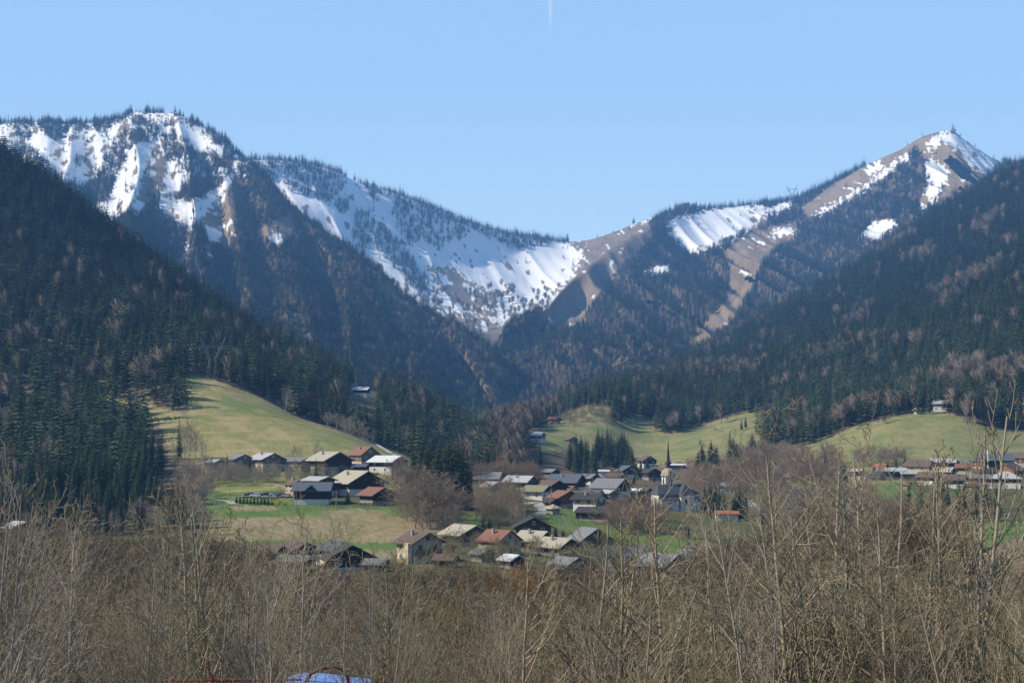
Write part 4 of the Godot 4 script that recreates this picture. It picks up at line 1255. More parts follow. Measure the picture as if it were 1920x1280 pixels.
	for h in H:
		if h[4] > 1000:
			for k in [5, 6, 7, 8]: h[k] = h[k] * .88
		var g: float = h[8]
		var o: Node3D = house(h[0], h[1], h[2], h[3], h[4], h[5], h[6], h[7], g, h[9], h[10], h[11], h[12], h[13], h[14])
		if h[1].begins_with("black timber chalet with slate"):
			var b := Bld.new()
			for s in [1.0]:
				b.face([Vector3(-4.31, 3.0, -1.9), Vector3(-4.31, 5.2, -1.9), Vector3(-4.31, 6.6, 0), Vector3(-4.31, 5.2, 1.9), Vector3(-4.31, 3.0, 1.9)])
			b.box(Vector3(-4.9, 3.0, -1.9), Vector3(-4.3, 5.2, 1.9))
			var d := part("dormer", b, mats.up[0], o)
			b = Bld.new()
			slab(b, Vector3(-6.0, 4.9, -2.5), Vector3(-2.0, 4.9, -2.5), Vector3(-2.0, 7.0, 0), Vector3(-6.0, 7.0, 0), .2)
			slab(b, Vector3(-2.0, 4.9, 2.5), Vector3(-6.0, 4.9, 2.5), Vector3(-6.0, 7.0, .003), Vector3(-2.0, 7.0, .003), .2)
			part("dormer_roof", b, mats.roof[4], d)
		if h[1].begins_with("brown roofed house with cream stair"):
			var b := Bld.new()
			b.box(Vector3(-6.6, -3.5, 2.2), Vector3(-5.2, 5.6, 4.4))
			part("stair_tower", b, mats.low[1], o)
	church()
	presbytery()

func church() -> void:
	var at := gnd(1257, 956)
	var o := thing("church", "grey roofed village church with golden bulb and needle spire", "church", at, deg_to_rad(16.0))
	# nave runs across the view, choir gable wing turned to the camera
	var b := Bld.new()
	b.box(Vector3(-7, -3, -4.5), Vector3(6, 7.2, 4.2))
	part("nave_wall", b, mats.low[0], o)
	b = Bld.new()
	slab(b, Vector3(-7.6, 6.9, 4.9), Vector3(-5.4, 11.0, -.2), Vector3(5.8, 11.0, -.2), Vector3(6.2, 6.9, 4.9), .25)
	slab(b, Vector3(6.2, 6.9, -5.2), Vector3(5.8, 11.0, -.203), Vector3(-5.4, 11.0, -.203), Vector3(-7.6, 6.9, -5.2), .25)
	b.face([Vector3(-7.6, 6.9, -5.2), Vector3(-5.4, 11.0, -.2), Vector3(-7.6, 6.9, 4.9)])
	part("nave_roof", b, mats.slate, o)
	b = Bld.new()
	b.box(Vector3(-6.4, -3, 4.2), Vector3(1.6, 4.6, 6.2))
	part("aisle_wall", b, mats.low[0], o)
	b = Bld.new()
	slab(b, Vector3(-6.8, 4.7, 6.7), Vector3(-6.6, 6.2, 4.25), Vector3(1.7, 6.2, 4.25), Vector3(1.7, 4.7, 6.7), .2)
	part("aisle_roof", b, mats.slate, o)
	b = Bld.new()
	b.box(Vector3(2.2, -3, -4), Vector3(8.4, 6.6, 7.0))
	part("transept_wall", b, mats.low[0], o)
	b = Bld.new()
	slab(b, Vector3(1.6, 6.3, 7.6), Vector3(1.6, 6.3, -4), Vector3(5.2, 11.3, -3), Vector3(5.2, 11.3, 4.4), .25)
	slab(b, Vector3(8.9, 6.3, -4), Vector3(8.9, 6.3, 7.6), Vector3(5.203, 11.3, 4.4), Vector3(5.203, 11.3, -3), .25)
	b.face([Vector3(1.6, 6.3, 7.6), Vector3(5.2, 11.3, 4.4), Vector3(8.9, 6.3, 7.6)])
	part("transept_roof", b, mats.slate, o)
	for e in [Vector3(-2.4, 3.2, 6.22), Vector3(-2.4, .8, 6.22)]:
		window(o, e, 0, .6, .8, mats.stone)
	window(o, Vector3(4.4, 3.4, 7.02), 0, .9, 2.6, mats.stone)
	window(o, Vector3(-4.6, 5.6, 4.22), 0, .7, .9, mats.stone)
	# tower
	var t := Bld.new()
	t.box(Vector3(-2.0, 5, -4.6), Vector3(2.5, 14.4, -.2))
	t.box(Vector3(-2.2, 14.4, -4.8), Vector3(2.7, 14.75, 0))
	var tw := part("tower", t, mats.low[0], o)
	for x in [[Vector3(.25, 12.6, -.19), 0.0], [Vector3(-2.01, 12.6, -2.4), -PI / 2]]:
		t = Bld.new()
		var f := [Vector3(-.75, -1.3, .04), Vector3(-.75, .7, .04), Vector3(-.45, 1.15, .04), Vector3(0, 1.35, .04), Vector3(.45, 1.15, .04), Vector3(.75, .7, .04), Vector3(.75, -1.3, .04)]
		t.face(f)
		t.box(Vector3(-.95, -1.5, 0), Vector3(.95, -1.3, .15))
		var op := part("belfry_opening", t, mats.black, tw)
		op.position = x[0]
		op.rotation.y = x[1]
	t = Bld.new()
	t.lathe([[3.4, 14.7], [3.3, 15.2], [2.95, 16.3], [2.3, 17.2], [1.5, 17.8], [.95, 18.1]], 8, Vector3(.25, 0, -2.4))
	var dome := part("dome", t, mats.dome, o)
	t = Bld.new()
	t.lathe([[.4, -.2], [.42, .1], [.02, .12]], 8, Vector3.ZERO)
	var clock := part("oculus", t, mats.black, dome)
	clock.rotation.x = PI / 2
	clock.position = Vector3(.25, 16.4, .45)
	t = Bld.new()
	t.lathe([[1.0, 18.0], [1.0, 18.5], [.8, 18.6], [.8, 19.6], [1.5, 19.9], [1.35, 20.4], [.85, 20.9], [.65, 22.0], [.42, 25.0], [.05, 30.0]], 8, Vector3(.25, 0, -2.4))
	var sp_ := part("spire", t, mats.black, o)
	t = Bld.new()
	t.bar(Vector3(.25, 29.8, -2.4), Vector3(.25, 31.0, -2.4), .06)
	t.bar(Vector3(-.25, 30.2, -2.4), Vector3(.75, 30.2, -2.4), .06)
	part("cross", t, mats.steel, sp_)

func presbytery() -> void:
	var o := house("presbytery", "white square house with slate pyramid roof beside the church", "house", 1299, 957, 8.5, 8.5, 6.0, 3.0, 18, 36, 4, 0, 3, "h")
	for e in [[-1.6, 4.6], [1.7, 4.6], [1.7, 1.3], [-1.6, 1.3]]:
		window(o, Vector3(e[0], e[1], 4.31), 0, 1.3, 1.3, mats.frame_dark)
	for e in [[-1.4, 4.6], [1.4, 4.6], [1.4, 1.3]]:
		window(o, Vector3(-4.31, e[1], e[0]), -PI / 2, 1.1, 1.3, mats.frame_dark)

func top_row(px: float) -> float:     # pixel row of the thicket's top
	var xs := PackedFloat32Array([-300, 0, 60, 130, 200, 250, 300, 345, 450, 520, 600, 700, 800, 900, 1000, 1100, 1200, 1300, 1400, 1500, 1600, 1700, 1800, 1870, 1930, 2300])
	var ys := PackedFloat32Array([940, 965, 1000, 1060, 1150, 1090, 1035, 1010, 1015, 1060, 1092, 1100, 1096, 1088, 1092, 1080, 1096, 1075, 1045, 1030, 1025, 1025, 1040, 1065, 1040, 1010])
	return herm(xs, ys, px)

func build_thicket() -> void:
	var g: Terrain = T.valley
	# slender trees that stand out: px of the foot, px and py of the top, distance, kind
	var main := [[1490, 1478, 848, 31, "tall", 0], [1500, 1510, 905, 34, "multi", 1], [1545, 1538, 880, 36, "tall", 1], [1560, 1560, 960, 30, "tall", 2], [1622, 1617, 862, 33, "tall", 3], [1605, 1596, 940, 40, "multi", 0],
		[1680, 1690, 950, 29, "tall", 1], [1735, 1722, 960, 30, "multi", 2], [1790, 1786, 772, 32, "budded", 0], [1800, 1826, 800, 33, "budded", 1], [1840, 1870, 960, 24, "multi", 1], [1915, 1905, 1000, 22, "tall", 2],
		[345, 336, 955, 29, "tall", 3], [400, 395, 990, 33, "multi", 0], [440, 452, 935, 31, "budded", 0], [300, 310, 1000, 30, "tall", 1], [480, 520, 985, 34, "multi", 1], [560, 556, 1035, 30, "tall", 2], [640, 640, 1058, 38, "multi", 2],
		[800, 796, 1060, 36, "tall", 0], [985, 975, 1050, 34, "tall", 1], [1085, 1078, 975, 35, "tall", 2], [1110, 1118, 985, 37, "budded", 1], [1150, 1165, 968, 33, "tall", 3], [1262, 1264, 930, 33, "tall", 0], [1210, 1205, 1050, 40, "multi", 0],
		[1340, 1345, 990, 38, "tall", 1], [1400, 1392, 1000, 36, "multi", 2], [40, 60, 930, 26, "multi", 1], [-20, 0, 905, 22, "multi", 2], [110, 120, 985, 30, "tall", 2], [720, 725, 1062, 33, "tall", 3], [900, 905, 1050, 39, "multi", 1], [1440, 1450, 930, 30, "multi", 1], [1660, 1650, 905, 31, "tall", 0], [1878, 1875, 930, 29, "multi", 0], [1752, 1756, 900, 34, "tall", 1], [1582, 1576, 920, 32, "tall", 3], [250, 240, 1010, 28, "multi", 2], [380, 372, 958, 32, "tall", 0], [422, 428, 962, 34, "multi", 1], [-60, 20, 900, 19, "multi", 0]]
	var words := {"tall": "slender single stemmed leafless tree rising above the thicket", "multi": "several stemmed leafless tree rising above the thicket", "budded": "leafless tree with dark buds along upright shoots"}
	var cm := [mats.bark_tan, mats.bark_grey, mats.bark_tan, mats.bark_olive]
	for i in main.size():
		var e: Array = main[i]
		var p := g.at_depth(e[0], e[3])
		var top := pt(e[1], e[2], e[3])
		var h := top.y - p.y
		var o := tree_thing("bare_tree", e[4], e[5], words[e[4]], "tree", p, h / 10.0, .95, rng.randf() * TAU, "tall leafless trees of the thicket", "branches", cm[i % 4])
		var lean := Vector3((top.x - p.x) * .6, h, 0).normalized()
		o.basis = Basis(Quaternion(Vector3.UP, lean)) * o.basis
	for k in 16:         # a few saplings before the trailer
		var px := rng.randf_range(200, 760)
		var p := g.at_depth(px, rng.randf_range(19.0, 22.5))
		var h := pt(px, rng.randf_range(1040, 1200), -p.z).y - p.y
		tree_thing("sapling", "tall" if k % 2 else "multi", rng.randi(), "thin leafless sapling standing before the red trailer frame", "tree", p, h / 10.0, .7, rng.randf() * TAU, "saplings before the trailer", "branches", cm[k % 4])
	# the thicket itself: nearer saplings one by one, the rest as one mass
	var rest := []
	var single := 0
	var cand := []
	for k in 1000:
		var d := 27.0 * pow(8.0, pow(rng.randf(), .8))
		var px := rng.randf_range(-260, 2180)
		cand.append([d, px])
	cand.sort_custom(func(a, b): return a[0] < b[0])
	var kinds := ["tall", "multi", "tall", "multi", "shrub"]
	for e in cand:
		var d: float = e[0]
		var px: float = e[1]
		if d > 130.0 and px > 1800: continue
		var p := g.at_depth(px, d)
		var row := top_row(px) + absf(rng.randfn(0, 1)) * 60.0 * sqrt(40.0 / maxf(d, 20.0)) + rng.randf_range(0, 90)
		var h := pt(px, row, d).y - p.y
		if h < 2.0: continue
		h = minf(h, 15.0)
		var kind: String = kinds[rng.randi() % 5] if h > 4.5 else "shrub"
		if single < 190 and px > -60 and px < 1980:
			single += 1
			var sc := h / 10.0
			var m: Material = [mats.bark_tan, mats.bark_grey, mats.bark_olive, mats.bark_red][rng.randi() % 4]
			var lbl := "thin leafless sapling in the tangled thicket" if kind != "shrub" else "leafless many stemmed bush in the tangled thicket"
			tree_thing("sapling" if kind != "shrub" else "bush", kind, rng.randi(), lbl, "tree" if kind != "shrub" else "bush", p, sc, rng.randf_range(.75, 1.1), rng.randf() * TAU, "saplings of the thicket" if kind != "shrub" else "bushes of the thicket", "branches", m)
		else:
			rest.append([px, p, h])
	var whole := [lib.tall_whole[0], lib.tall_whole[1], lib.multi_whole[0], lib.multi_whole[1], lib.shrub_whole[0], lib.shrub_whole[1], lib.shrub_whole[2]]
	var places := []
	for e in rest:
		places.append([rng.randi() % 7, xform(e[1], e[2] / 10.0, rng.randf_range(.8, 1.2), rng.randf() * TAU), brush(e[0])])
	for k in 1400:       # undergrowth of many thin stems
		var d := 36.0 * pow(6.0, rng.randf())
		var px := rng.randf_range(-300, 2220)
		if d > 120.0 and px > 1790: continue
		var p := g.at_depth(px, d)
		var lim := pt(px, top_row(px) + 75.0 + 40.0 * n2.get_noise_2d(px * 3.0, 7.0), d).y - p.y
		if lim < 1.5: continue
		places.append([4 + rng.randi() % 3, xform(p, minf(rng.randf_range(2.5, 5.5), lim) / 10.0, rng.randf_range(1.0, 1.7), rng.randf() * TAU), brush(px)])
	stuff("thicket", "dense thicket of leafless stems below the village", "shrubs", whole, places)
	# woods between thicket and village, low enough to leave the houses in view
	var mid := []
	for k in 2600:
		var d := rng.randf_range(190, 400)
		var px := rng.randf_range(-300, 2200)
		if px > 1790 and d < 330: continue
		var p := g.at_depth(px, d)
		var base := pix(p)
		var row := 1090.0 + 45.0 * n2.get_noise_2d(px * 2.0, 40.0) + rng.randf_range(-6, 40)
		if px < 500: row = lerpf(1010, 1050, clampf(px / 500.0, 0, 1)) + rng.randf_range(-12, 25)
		if px > 1300: row = lerpf(1060, 985, clampf((px - 1300.0) / 300.0, 0, 1)) + rng.randf_range(-20, 30)
		if px > 1780: row = 1035.0
		var h := minf((base.y - row) * d / F, 14.0)
		if h < 2.0: continue
		mid.append([rng.randi() % 3, xform(p, h / 10.0, rng.randf_range(.9, 1.3), rng.randf() * TAU), brush(px) * rng.randf_range(.7, 1.0)])
	stuff("riverside_wood", "leafless brown wood filling the valley bottom before the houses", "wood", lib.round_whole, mid)

func brush(px: float) -> Color:
	var c := [Color(.195, .170, .126), Color(.18, .162, .128), Color(.165, .137, .10), Color(.145, .14, .09)][rng.randi() % 4] as Color
	if px > 900 and px < 1010 and rng.randf() < .5: c = Color(.24, .16, .075)
	return c * rng.randf_range(.4, 1.2)

func bare_at(px: float, py: float, h: float, label: String, group: String, m: Material, wide := 1.0) -> void:
	tree_thing("bare_tree", "round", rng.randi(), label, "tree", gnd(px, py), h / 10.0, wide, rng.randf() * TAU, group, "branches", m)

func conifer_at(px: float, py: float, hp: float, label: String, group: String, wide := 1.0) -> void:
	var p := gnd(px, py)
	tree_thing("spruce_tree", "conifer", rng.randi(), label, "tree", p, clampf(hp * -p.z / F, 3.0, 32.0), wide, rng.randf() * TAU, group, "crown")

func fill(p: PackedVector2Array, n: int) -> Array:
	var lo := Vector2(1e6, 1e6)
	var hi := -lo
	for v in p:
		lo = lo.min(v); hi = hi.max(v)
	var out := []
	while out.size() < n:
		var q := Vector2(rng.randf_range(lo.x, hi.x), rng.randf_range(lo.y, hi.y))
		if Geometry2D.is_point_in_polygon(q, p): out.append(q)
	out.sort_custom(func(a, b): return a.y < b.y)
	return out

func build_details() -> void:
	# conifers one can pick out around the village
	for e in [[775,930,95],[800,945,122],[820,950,128],[834,952,136],[846,953,138],[858,954,132],[868,955,128],[876,956,112],[882,957,92],[852,950,130],[840,948,130],[864,950,120],[790,902,80],[808,905,90],[825,905,92],[840,905,88],[858,902,80],[772,905,70]]:
		conifer_at(e[0], e[1], e[2], "tall dark spruce in the grove beside the village", "spruces of the village grove", 1.25)
	for e in [[215,882,85],[235,888,96],[250,892,110],[270,892,100],[296,896,92],[302,884,80],[228,870,80],[260,872,84],[285,876,78]]:
		conifer_at(e[0], e[1], e[2], "spruce in the dark clump at the lower edge of the long meadow", "spruces in the clump", 1.1)
	conifer_at(335, 862, 84, "slender spruce with thin crown standing before the long meadow", "", .7)
	conifer_at(425, 888, 38, "small round spruce beside the half hidden house", "", 1.3)
	conifer_at(467, 893, 48, "pointed spruce in front of the pale grey metal roof", "")
	conifer_at(592, 902, 46, "spruce in front of the large cream roofed barn", "")
	conifer_at(652, 944, 28, "rounded cypress on the lawn beside the rusty red roof", "", 2.0)
	for e in [[905,1006,44],[918,1006,46],[936,1002,30]]: conifer_at(e[0], e[1], e[2], "young spruce behind the yellow cream house", "young spruces behind the cream house", 1.3)
	for e in [[1042,1013,28],[1056,1014,25]]: conifer_at(e[0], e[1], e[2], "small round conifer behind the low cream roof", "pair of round conifers", 1.9)
	for e in [[950,936,42],[973,948,50],[943,952,38]]: conifer_at(e[0], e[1], e[2], "dark spruce among bare trees at the village edge", "spruces at the village edge")
	for e in [[1322,966,62],[1334,970,70],[1350,972,66],[1374,976,62],[1388,976,66],[1400,968,56],[1330,958,52],[1342,960,56],[1356,962,52],[1380,966,54],[1394,962,50]]: conifer_at(e[0], e[1], e[2], "spruce in the dark row beside the white square house", "spruces beside the presbytery", 1.3)
	for e in [[1200,898,36],[1214,894,42],[1188,908,36],[1226,905,30],[1290,1010,42],[1160,900,30]]: conifer_at(e[0], e[1], e[2], "lone spruce between the houses near the church", "spruces near the church", 1.1)
	for e in [[1585,914,52],[1680,884,32],[1697,884,38],[1756,872,22],[1548,890,48]]: conifer_at(e[0], e[1], e[2], "dark spruce at the edge of the hamlet", "spruces of the hamlet", 1.3)
	for q in fill(poly([1700,955, 1900,950, 1900,985, 1720,985]), 14): conifer_at(q.x, q.y, rng.randf_range(50, 85), "dark spruce in the wood below the hamlet", "spruces below the hamlet", 1.2)
	for q in fill(poly([1400,965, 1620,960, 1620,995, 1420,1000]), 14): conifer_at(q.x, q.y, rng.randf_range(35, 60), "spruce in the mixed wood beyond the thicket", "spruces beyond the thicket", 1.2)
	for q in fill(poly([1062,880, 1080,862, 1120,846, 1160,850, 1192,875, 1185,893, 1100,895]), 44): conifer_at(q.x, q.y, rng.randf_range(42, 62), "spruce of the round grove below the far meadow", "spruces of the round grove", 1.5)
	for q in fill(poly([1285,880, 1340,866, 1420,852, 1420,862, 1350,880, 1290,888]), 16): conifer_at(q.x, q.y, rng.randf_range(36, 58), "spruce in the row dividing the two meadows", "spruces dividing the meadows", 1.5)
	for q in fill(poly([945,890, 1000,870, 1020,880, 1000,895]), 14): conifer_at(q.x, q.y, rng.randf_range(34, 52), "spruce at the foot of the far meadow", "spruces at the far meadow foot", 1.2)
	for e in [[185,1205,120],[206,1198,112],[162,1170,90],[172,1215,80],[215,1185,70]]: conifer_at(e[0], e[1], e[2], "small dark spruce in the hollow of the thicket", "spruces in the hollow", 1.4)
	for e in [[480,1082,70],[505,1078,60],[432,1090,76],[410,1092,60]]: conifer_at(e[0], e[1], e[2], "young spruce rising behind the thicket before the field", "young spruces before the field", 1.2)
	for e in [[1398,803,26],[1390,806,22],[1456,806,34],[1312,835,16]]: conifer_at(e[0], e[1], e[2], "lone spruce standing on the far meadow", "spruces on the far meadow", 1.2)
	for q in fill(poly([0,905, 200,905, 280,930, 325,965, 360,1000, 200,1012, 0,1012]), 84): conifer_at(q.x, q.y, rng.randf_range(50, 88), "dark spruce at the foot of the shaded hillside", "spruces at the hillside foot", 1.2)
	# leafless trees one can pick out
	for e in [[800,985,20],[765,962,19],[824,992,18],[840,992,14],[778,990,15],[742,932,15],[752,905,13],[812,975,20],[784,962,19],[806,992,16],[762,978,14],[832,985,16],[852,998,11],[770,945,15],[838,1002,11],[792,1000,12]]:
		bare_at(e[0], e[1], e[2] * .78, "big spreading leafless tree on the bank beside the field", "big leafless trees on the bank", mats.bark_red, 1.5)
	bare_at(535, 781, 15, "lone leafless tree on the crest of the long meadow", "", mats.bark_grey, .8)
	for e in [[347,862,16],[356,866,17],[366,864,13],[378,868,12],[322,868,10]]: bare_at(e[0], e[1], e[2], "thin leafless tree at the lower edge of the long meadow", "thin trees at the meadow edge", mats.bark_grey, .6)
	bare_at(553, 872, 8, "round leafless bush above the low grey roof", "", mats.bark_grey, 1.3)
	for e in [[595,868,9],[603,872,7]]: bare_at(e[0], e[1], e[2], "thin leafless tree beside the cream roofed barn", "trees beside the cream barn", mats.bark_grey, .6)
	for e in [[655,820,10],[672,832,11],[630,806,9],[690,838,9],[645,815,9],[612,800,8],[600,790,8]]: bare_at(e[0], e[1], e[2], "leafless bush beside the track at the forest edge", "bushes beside the track", mats.bark_grey, 1.2)
	var more := []
	var groups := [[poly([395,885, 560,888, 640,903, 560,908, 470,912, 395,912]), 34, 4, 7, "leafless shrub on the shady bank below the upper houses", "shrubs on the shady bank", mats.bark_grey],
		[poly([885,905, 1010,903, 1010,912, 890,915]), 16, 7, 11, "leafless tree behind the silver roofed chalet", "trees behind the silver roof", mats.bark_red],
		[poly([895,945, 985,950, 990,990, 905,985]), 20, 6, 11, "leafless tree in the gully between field and village", "trees in the gully", mats.bark_tan],
		[poly([1135,975, 1240,970, 1245,1000, 1150,1005]), 26, 5, 9, "pinkish brown leafless shrub on the bank below the church", "shrubs below the church", mats.bark_red],
		[poly([1280,915, 1380,885, 1440,868, 1560,872, 1580,900, 1440,935, 1330,948]), 62, 8, 12, "leafless tree on the slope behind the church", "trees behind the church", mats.bark_red],
		[poly([1410,940, 1600,930, 1620,990, 1420,995]), 36, 6, 10, "leafless tree in the valley wood below the hamlet", "trees of the valley wood", mats.bark_grey],
		[poly([315,885, 395,888, 400,950, 340,955]), 20, 5, 9, "leafless tree between the dark spruces and the car park", "trees beside the dark spruces", mats.bark_grey],
		[poly([1380,850, 1470,846, 1470,860, 1400,880, 1370,884]), 20, 6, 10, "leafless tree in the strip between the two meadows", "trees between the meadows", mats.bark_grey],
		[poly([1440,890, 1580,888, 1580,912, 1450,915]), 22, 6, 9, "leafless tree between path and hamlet", "trees between path and hamlet", mats.bark_grey],
		[poly([1600,925, 1900,925, 1900,990, 1620,990]), 34, 4, 7, "leafless tree on the bank below the hamlet", "trees on the hamlet bank", mats.bark_red],
		[poly([1590,868, 1700,866, 1700,876, 1590,880]), 12, 6, 9, "thin leafless tree above the hamlet roofs", "trees above the hamlet", mats.bark_grey],
		[poly([255,975, 380,955, 390,1005, 260,1012]), 8, 6, 9, "leafless tree at the dark wood's lower edge", "trees at the wood edge", mats.bark_grey],
		[poly([20,985, 250,985, 240,1010, 20,1010]), 7, 5, 8, "leafless tree below the dark spruces", "trees below the spruces", mats.bark_grey],
		[poly([840,1030, 1300,1050, 1300,1075, 840,1068]), 26, 4, 6.5, "leafless garden shrub among the lower houses", "garden shrubs", mats.bark_olive],
		[poly([1050,780, 1130,768, 1150,790, 1060,800]), 12, 5, 9, "leafless bush on the far meadow", "bushes on the far meadow", mats.bark_red]]
	for e in groups:
		var pick := fill(e[0], e[1] * 2)
		for i in pick.size():
			var q: Vector2 = pick[i]
			var h := rng.randf_range(e[2], e[3])
			if i >= pick.size() - e[1] * .55: bare_at(q.x, q.y, h, e[4], e[5], e[6], rng.randf_range(.9, 1.3))
			else: more.append([rng.randi() % 3, xform(gnd(q.x, q.y), h / 10.0, rng.randf_range(.9, 1.3), rng.randf() * TAU), (e[6].albedo_color as Color).srgb_to_linear() * rng.randf_range(.75, 1.15)])
	var dark := []
	for q in fill(poly([-100,900, 200,900, 270,925, 325,965, 360,1000, 200,1008, -100,1008]), 150):
		var p := gnd(q.x, q.y)
		dark.append([rng.randi() % 5, xform(p, rng.randf_range(10, 17), rng.randf_range(.9, 1.3), rng.randf() * TAU), tint(.5, 1.2, .1)])
	var cr := []
	for v in lib.conifer: cr.append(v[1])
	stuff("conifer_forest", "dark conifer forest crowding the foot of the shaded hillside", "forest", cr, dark)
	stuff("valley_trees", "leafless brown trees filling the gaps around the village", "wood", lib.round_whole, more)
	things()
	machines()

func things() -> void:
	# tracks and roads
	ribbon("track", [Vector2(757, 866), Vector2(735, 852), Vector2(705, 834), Vector2(670, 817), Vector2(640, 806), Vector2(610, 797)], 3.2, mats.road, ["left_hill"])
	ribbon("road", [Vector2(985, 946), Vector2(1003, 942), Vector2(1012, 948), Vector2(1022, 958), Vector2(1010, 966)], 5.0, mats.road, ["valley"])
	ribbon("parking_area", [Vector2(455, 931), Vector2(500, 931), Vector2(570, 931)], 7.0, mats.road, ["valley"])
	ribbon("lane", [Vector2(400, 937), Vector2(430, 941), Vector2(440, 946)], 4.0, mats.road, ["valley"])
	ribbon("hill_path", [Vector2(1400, 938), Vector2(1412, 946), Vector2(1425, 958)], 4.0, mats.road, ["valley"])
	# pylons and their cables
	var a := pylon(398, 708, 25.5, 29.0, "lattice pylon with wide crossarm at the top edge of the long meadow", .12)
	var b := pylon(632, 702, 25.0, 28.0, "lattice pylon rising from the forest behind the near spur", .12)
	pylon(1484, 378, 37.0, 31.0, "tiny lattice pylon standing on the skyline saddle", .0)
	for x in [-.48, -.28, -.12, .12, .28, .48]:
		var c := thing("power_cable", "thin power cable sagging between the two forest pylons", "cable", a.position, 0, "power cables")
		var p0: Vector3 = a.basis * Vector3(x * 29.0, 25.5 * .68, 0)
		var p1: Vector3 = b.position - a.position + b.basis * Vector3(x * 28.0, 25.0 * .68, 0)
		var bl := Bld.new()
		var pts := PackedVector3Array()
		var rr := PackedFloat32Array()
		for i in 17:
			var t := i / 16.0
			pts.append(p0.lerp(p1, t) - Vector3(0, 6.0 * 4.0 * t * (1 - t), 0))
			rr.append(.03)
		bl.tube(pts, rr, 3)
		part("wire", bl, mats.steel, c)
	# parked cars, wood stack, hedge, yellow bushes
	car(467, 930, .1, lin(.03, .03, .035), "dark car beside the white one in the car park")
	car(478, 931, .1, lin(.75, .75, .75), "white car in the car park beside the field")
	car(496, 930, .2, lin(.025, .035, .06), "dark blue car in the car park")
	car(514, 930, .1, lin(.35, .4, .45), "silver blue car in the car park")
	car(526, 931, .15, lin(.04, .045, .05), "black car by the end of the car park")
	car(537, 932, .1, lin(.5, .5, .5), "pale grey car nearest the small cottage")
	car(1437, 899, .4, lin(.75, .75, .75), "white car below the slate roofed house on the path")
	for i in 3:
		var px := 478 + i * 17.0
		var p := gnd(px, 936)
		var o := thing("log_stack", "stack of pale split logs along the car park edge", "log stack", p, .1, "log stacks at the car park")
		for r in 4:
			for k in 9:
				var lg := Bld.new()
				var rad := .14
				lg.lathe([[.001, 0.0], [rad, 0.0], [rad, 1.0], [.001, 1.0]], 7, Vector3.ZERO)
				var l := part("log", lg, mats.low[1] if (r + k) % 3 else mats.stone, o)
				l.rotation.x = PI / 2
				l.position = Vector3((k - 4) * .3 + (r % 2) * .15, .14 + r * .26, -.5)
	for i in 11:
		conifer_at(443 + i * 6.6, 943.5 + i * .35, 6.5 + rng.randf() * 1.5, "little conifer in the planted hedge row beside the lawn", "conifers of the hedge row", 2.2)
	for e in [[511, 947], [523, 947], [536, 948]]: leaf_bush(e[0], e[1], 2.2, Color(.62, .46, .03), "yellow forsythia bush at the end of the hedge row", "yellow bushes")
	for e in [[603, 902], [612, 905], [620, 898]]: leaf_bush(e[0], e[1], 3.2, Color(.30, .30, .14), "pale green budding bush above the great barn", "pale green bushes")
	leaf_bush(745, 1262, 1.2, Color(.22, .085, .035), "small shrub still holding rusty brown leaves", "", 30.0)
	leaf_bush(850, 1038, 3.4, Color(.21, .18, .05), "yellowish budding bush beside the brown roofed house", "")
	# poles
	for e in [[447, 962, 7.0], [630, 957, 7.5], [893, 976, 8.0], [984, 992, 8.0], [1050, 1000, 7.0], [1515, 772, 9.0], [1698, 776, 12.0]]:
		var o := thing("utility_pole", "thin wooden utility pole standing in the fields", "pole", gnd(e[0], e[1]), 0, "utility poles")
		var q := Bld.new()
		q.tube(PackedVector3Array([Vector3(0, -1, 0), Vector3(0, e[2], 0)]), PackedFloat32Array([.16, .11]), 6)
		part("shaft", q, mats.pole, o)
		q = Bld.new()
		q.box(Vector3(-.7, e[2] - .7, -.06), Vector3(.7, e[2] - .55, .06))
		part("crossarm", q, mats.pole, o)
	var m := thing("mast", "tall pale metal mast in front of the steel blue roof", "mast", gnd(1851, 892))
	var q := Bld.new()
	q.tube(PackedVector3Array([Vector3(0, -1, 0), Vector3(0, 13, 0)]), PackedFloat32Array([.22, .14]), 8)
	part("shaft", q, mats.white, m)
	for k in 3:
		q = Bld.new()
		var w := TAU * k / 3.0 + .5
		q.hexa([Vector3(-.12, 0, .4), Vector3(.12, 0, .4), Vector3(.12, 0, .3), Vector3(-.12, 0, .3), Vector3(-.03, 2.2, .36), Vector3(.03, 2.2, .36), Vector3(.03, 2.2, .34), Vector3(-.03, 2.2, .34)])
		var bl := part("blade", q, mats.white, m)
		bl.position.y = 13.0
		bl.rotation.z = w
	q = Bld.new()
	q.box(Vector3(-.16, 12.85, -.5), Vector3(.16, 13.2, .45))
	part("nacelle", q, mats.white, m)
	var st := thing("transformer_post", "post with a dark box on the tan bank below the church", "post", gnd(1231, 1000))
	q = Bld.new()
	q.bar(Vector3(0, -1, 0), Vector3(0, 5.2, 0), .14, 6)
	part("shaft", q, mats.pole, st)
	q = Bld.new()
	q.box(Vector3(-.7, 4.4, -.3), Vector3(.7, 5.4, .4))
	part("box", q, mats.black, st)
	# garden fence of the dark chalet with the rusty roof
	var fp := gnd(705, 948)
	var fe := thing("garden_fence", "wooden garden fence in front of the rusty roofed chalet", "fence", fp)
	for i in 26:
		var x := -6.5 + i * .5
		q = Bld.new()
		q.box(Vector3(x - .18, -.6, -.03), Vector3(x + .18, 1.15 + .08 * sin(i * 2.3), .03))
		part("board", q, mats.up[2] if i % 3 else mats.pole, fe)
	# wire fences across the pastures
	pasture_fence([Vector2(400, 1014), Vector2(560, 1017), Vector2(720, 1016), Vector2(850, 1012)], 34, "post and wire fence along the lower edge of the tan field")
	pasture_fence([Vector2(420, 962), Vector2(560, 956), Vector2(700, 955)], 26, "post and wire fence across the green field below the black chalet")
